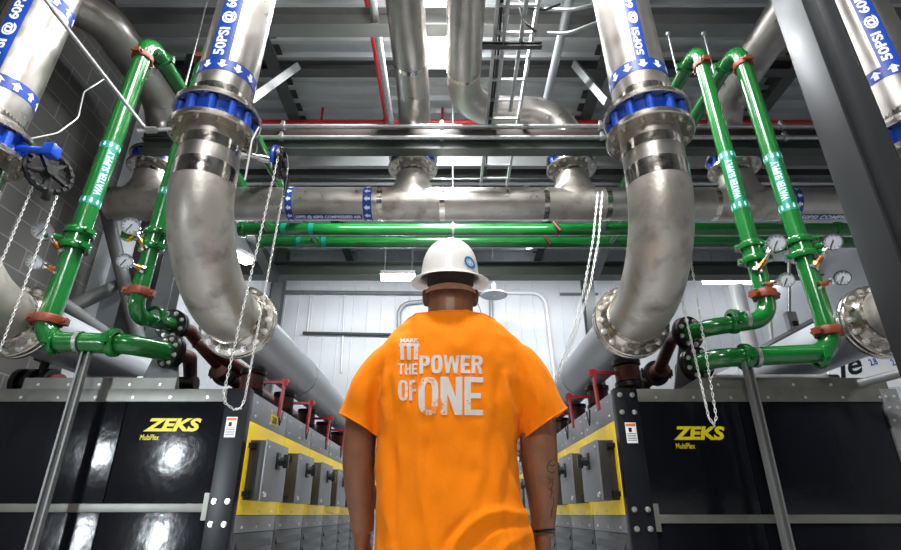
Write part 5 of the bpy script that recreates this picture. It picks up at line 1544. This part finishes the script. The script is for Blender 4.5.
W('ONE', (1.12, 1.2, 1.05), 0.36, 0.12, 418.5, 377.5, 483, 415.5)
shirt_text(text_bm('MARK', 0.05, 0, 0.2), 400.5, 338.8, 419.5, 343.2)
bm = B()
for i in range(3):
    x0 = 0.06 + i * 0.34; 
    for (a0_, a1_, z0_, z1_) in ((x0, x0 + 0.20, 0.0, 0.80), (x0 - 0.06, x0 + 0.26, 0.80, 1.0)):
        N = 6
        g = [[bm.verts.new((a0_ + (a1_ - a0_) * j / 2, z0_ + (z1_ - z0_) * k / N, 0)) for j in range(3)] for k in range(N + 1)]
        for k in range(N):
            for j in range(2): bm.faces.new((g[k][j], g[k][j + 1], g[k + 1][j + 1], g[k + 1][j]))
shirt_text(bm, 399.2, 343.8, 419.5, 360)

# ---- trousers and boots
DENIM = mat('dark_trousers', (0.03, 0.035, 0.05), 0.0, 0.8, 0.15, 20)
bm = B()
loft(bm, [superring(cxh, YM, z, rx, ry) for z, rx, ry in ((0.76, 0.215, 0.15), (0.82, 0.218, 0.152), (0.93, 0.212, 0.150), (1.0, 0.205, 0.146))])
for s in (-1, 1):
    limb(bm, [(cxh + s * 0.10, YM, 0.86), (cxh + s * 0.115, YM - .01, 0.70), (cxh + s * 0.125, YM, 0.48), (cxh + s * 0.13, YM + .01, 0.28), (cxh + s * 0.135, YM, 0.07)],
         [(0.118, 0.135), (0.115, 0.125), (0.092, 0.098), (0.088, 0.092), (0.08, 0.088)])
bm = remesh(bm, 0.009, 5); finish('trousers', bm, DENIM, worker, None, 180)
BOOT = mat('boot_leather', (0.05, 0.03, 0.02), 0.0, 0.5, 0.2, 20)
for s in (-1, 1):
    x = cxh + s * 0.135; bm = B()
    limb(bm, [(x, YM - .02, 0.17), (x, YM - .02, 0.09), (x, YM - .01, 0.055)], [(0.058, 0.07), (0.056, 0.07), (0.05, 0.085)], 16, 3)
    loft(bm, [superring(x, YM + 0.06, z, rx, ry, 28, 2.6) for z, rx, ry in ((0.0, 0.052, 0.15), (0.025, 0.054, 0.152), (0.05, 0.05, 0.142), (0.085, 0.035, 0.11))])
    bm = remesh(bm, 0.006, 4)
    zmin = min(v.co.z for v in bm.verts)
    for v in bm.verts: v.co.z -= zmin
    finish('boot', bm, BOOT, worker, None, 180)

# ---- wrist band and forearm tattoo on the right arm
bb = B(); bb.from_mesh(body.data); bmesh.ops.translate(bb, verts=bb.verts, vec=worker.location); body_bvh = BVHTree.FromBMesh(bb)
wc = pt(541.5, 536, 0.06)
for k, dz in ((0, 0.016), (1, 0.004)):
    bm = B(); n = 30; lp = []
    for i in range(n):
        a = 2 * PI * i / n; dv = V(math.cos(a), math.sin(a), 0)
        h = body_bvh.ray_cast(wc + V(0, 0, dz) + dv * 0.12, -dv)
        lp.append((h[0] if h[0] else wc + dv * 0.04) + dv * 0.002 + V(0, 0, 0.003 * math.cos(a + k)))
    sweep(bm, lp, 0.0032, 6, closed=True); finish('bracelet', bm, mat('bracelet', (0.16, 0.11, 0.03), 0.6, 0.4) if k else BLACK, worker)
TAT = mat('tattoo_ink', (0.045, 0.028, 0.022), 0, 0.6)
strokes = [[(555, 459), (550, 461), (547, 466), (548, 471), (552, 473), (555, 471)], [(549, 465), (553, 466), (555, 464)], [(547, 477), (551, 480), (549, 484)], [(552, 478), (553, 484), (551, 489), (554, 493)],
           [(549, 488), (552, 492), (550, 498)], [(553, 497), (554, 504), (552, 510), (551, 517)], [(549, 503), (550, 509)]]
bm = B()
for s_ in strokes:
    pts = fillet([V(x, y, 0) for x, y in s_], 0.8, 4) if len(s_) > 2 else [V(x, y, 0) for x, y in s_]
    q = [hit_px(body_bvh, p.x, p.y) for p in pts]; q = [p for p in q if p is not None and abs(p.y - YM) < 0.3]
    q2 = [q[0]] if q else []
    for p in q[1:]:
        if (p - q2[-1]).length > 0.001: q2.append(p)
    if len(q2) > 2: sweep(bm, q2, 0.0016, 5)
finish('tattoo', bm, TAT, worker)
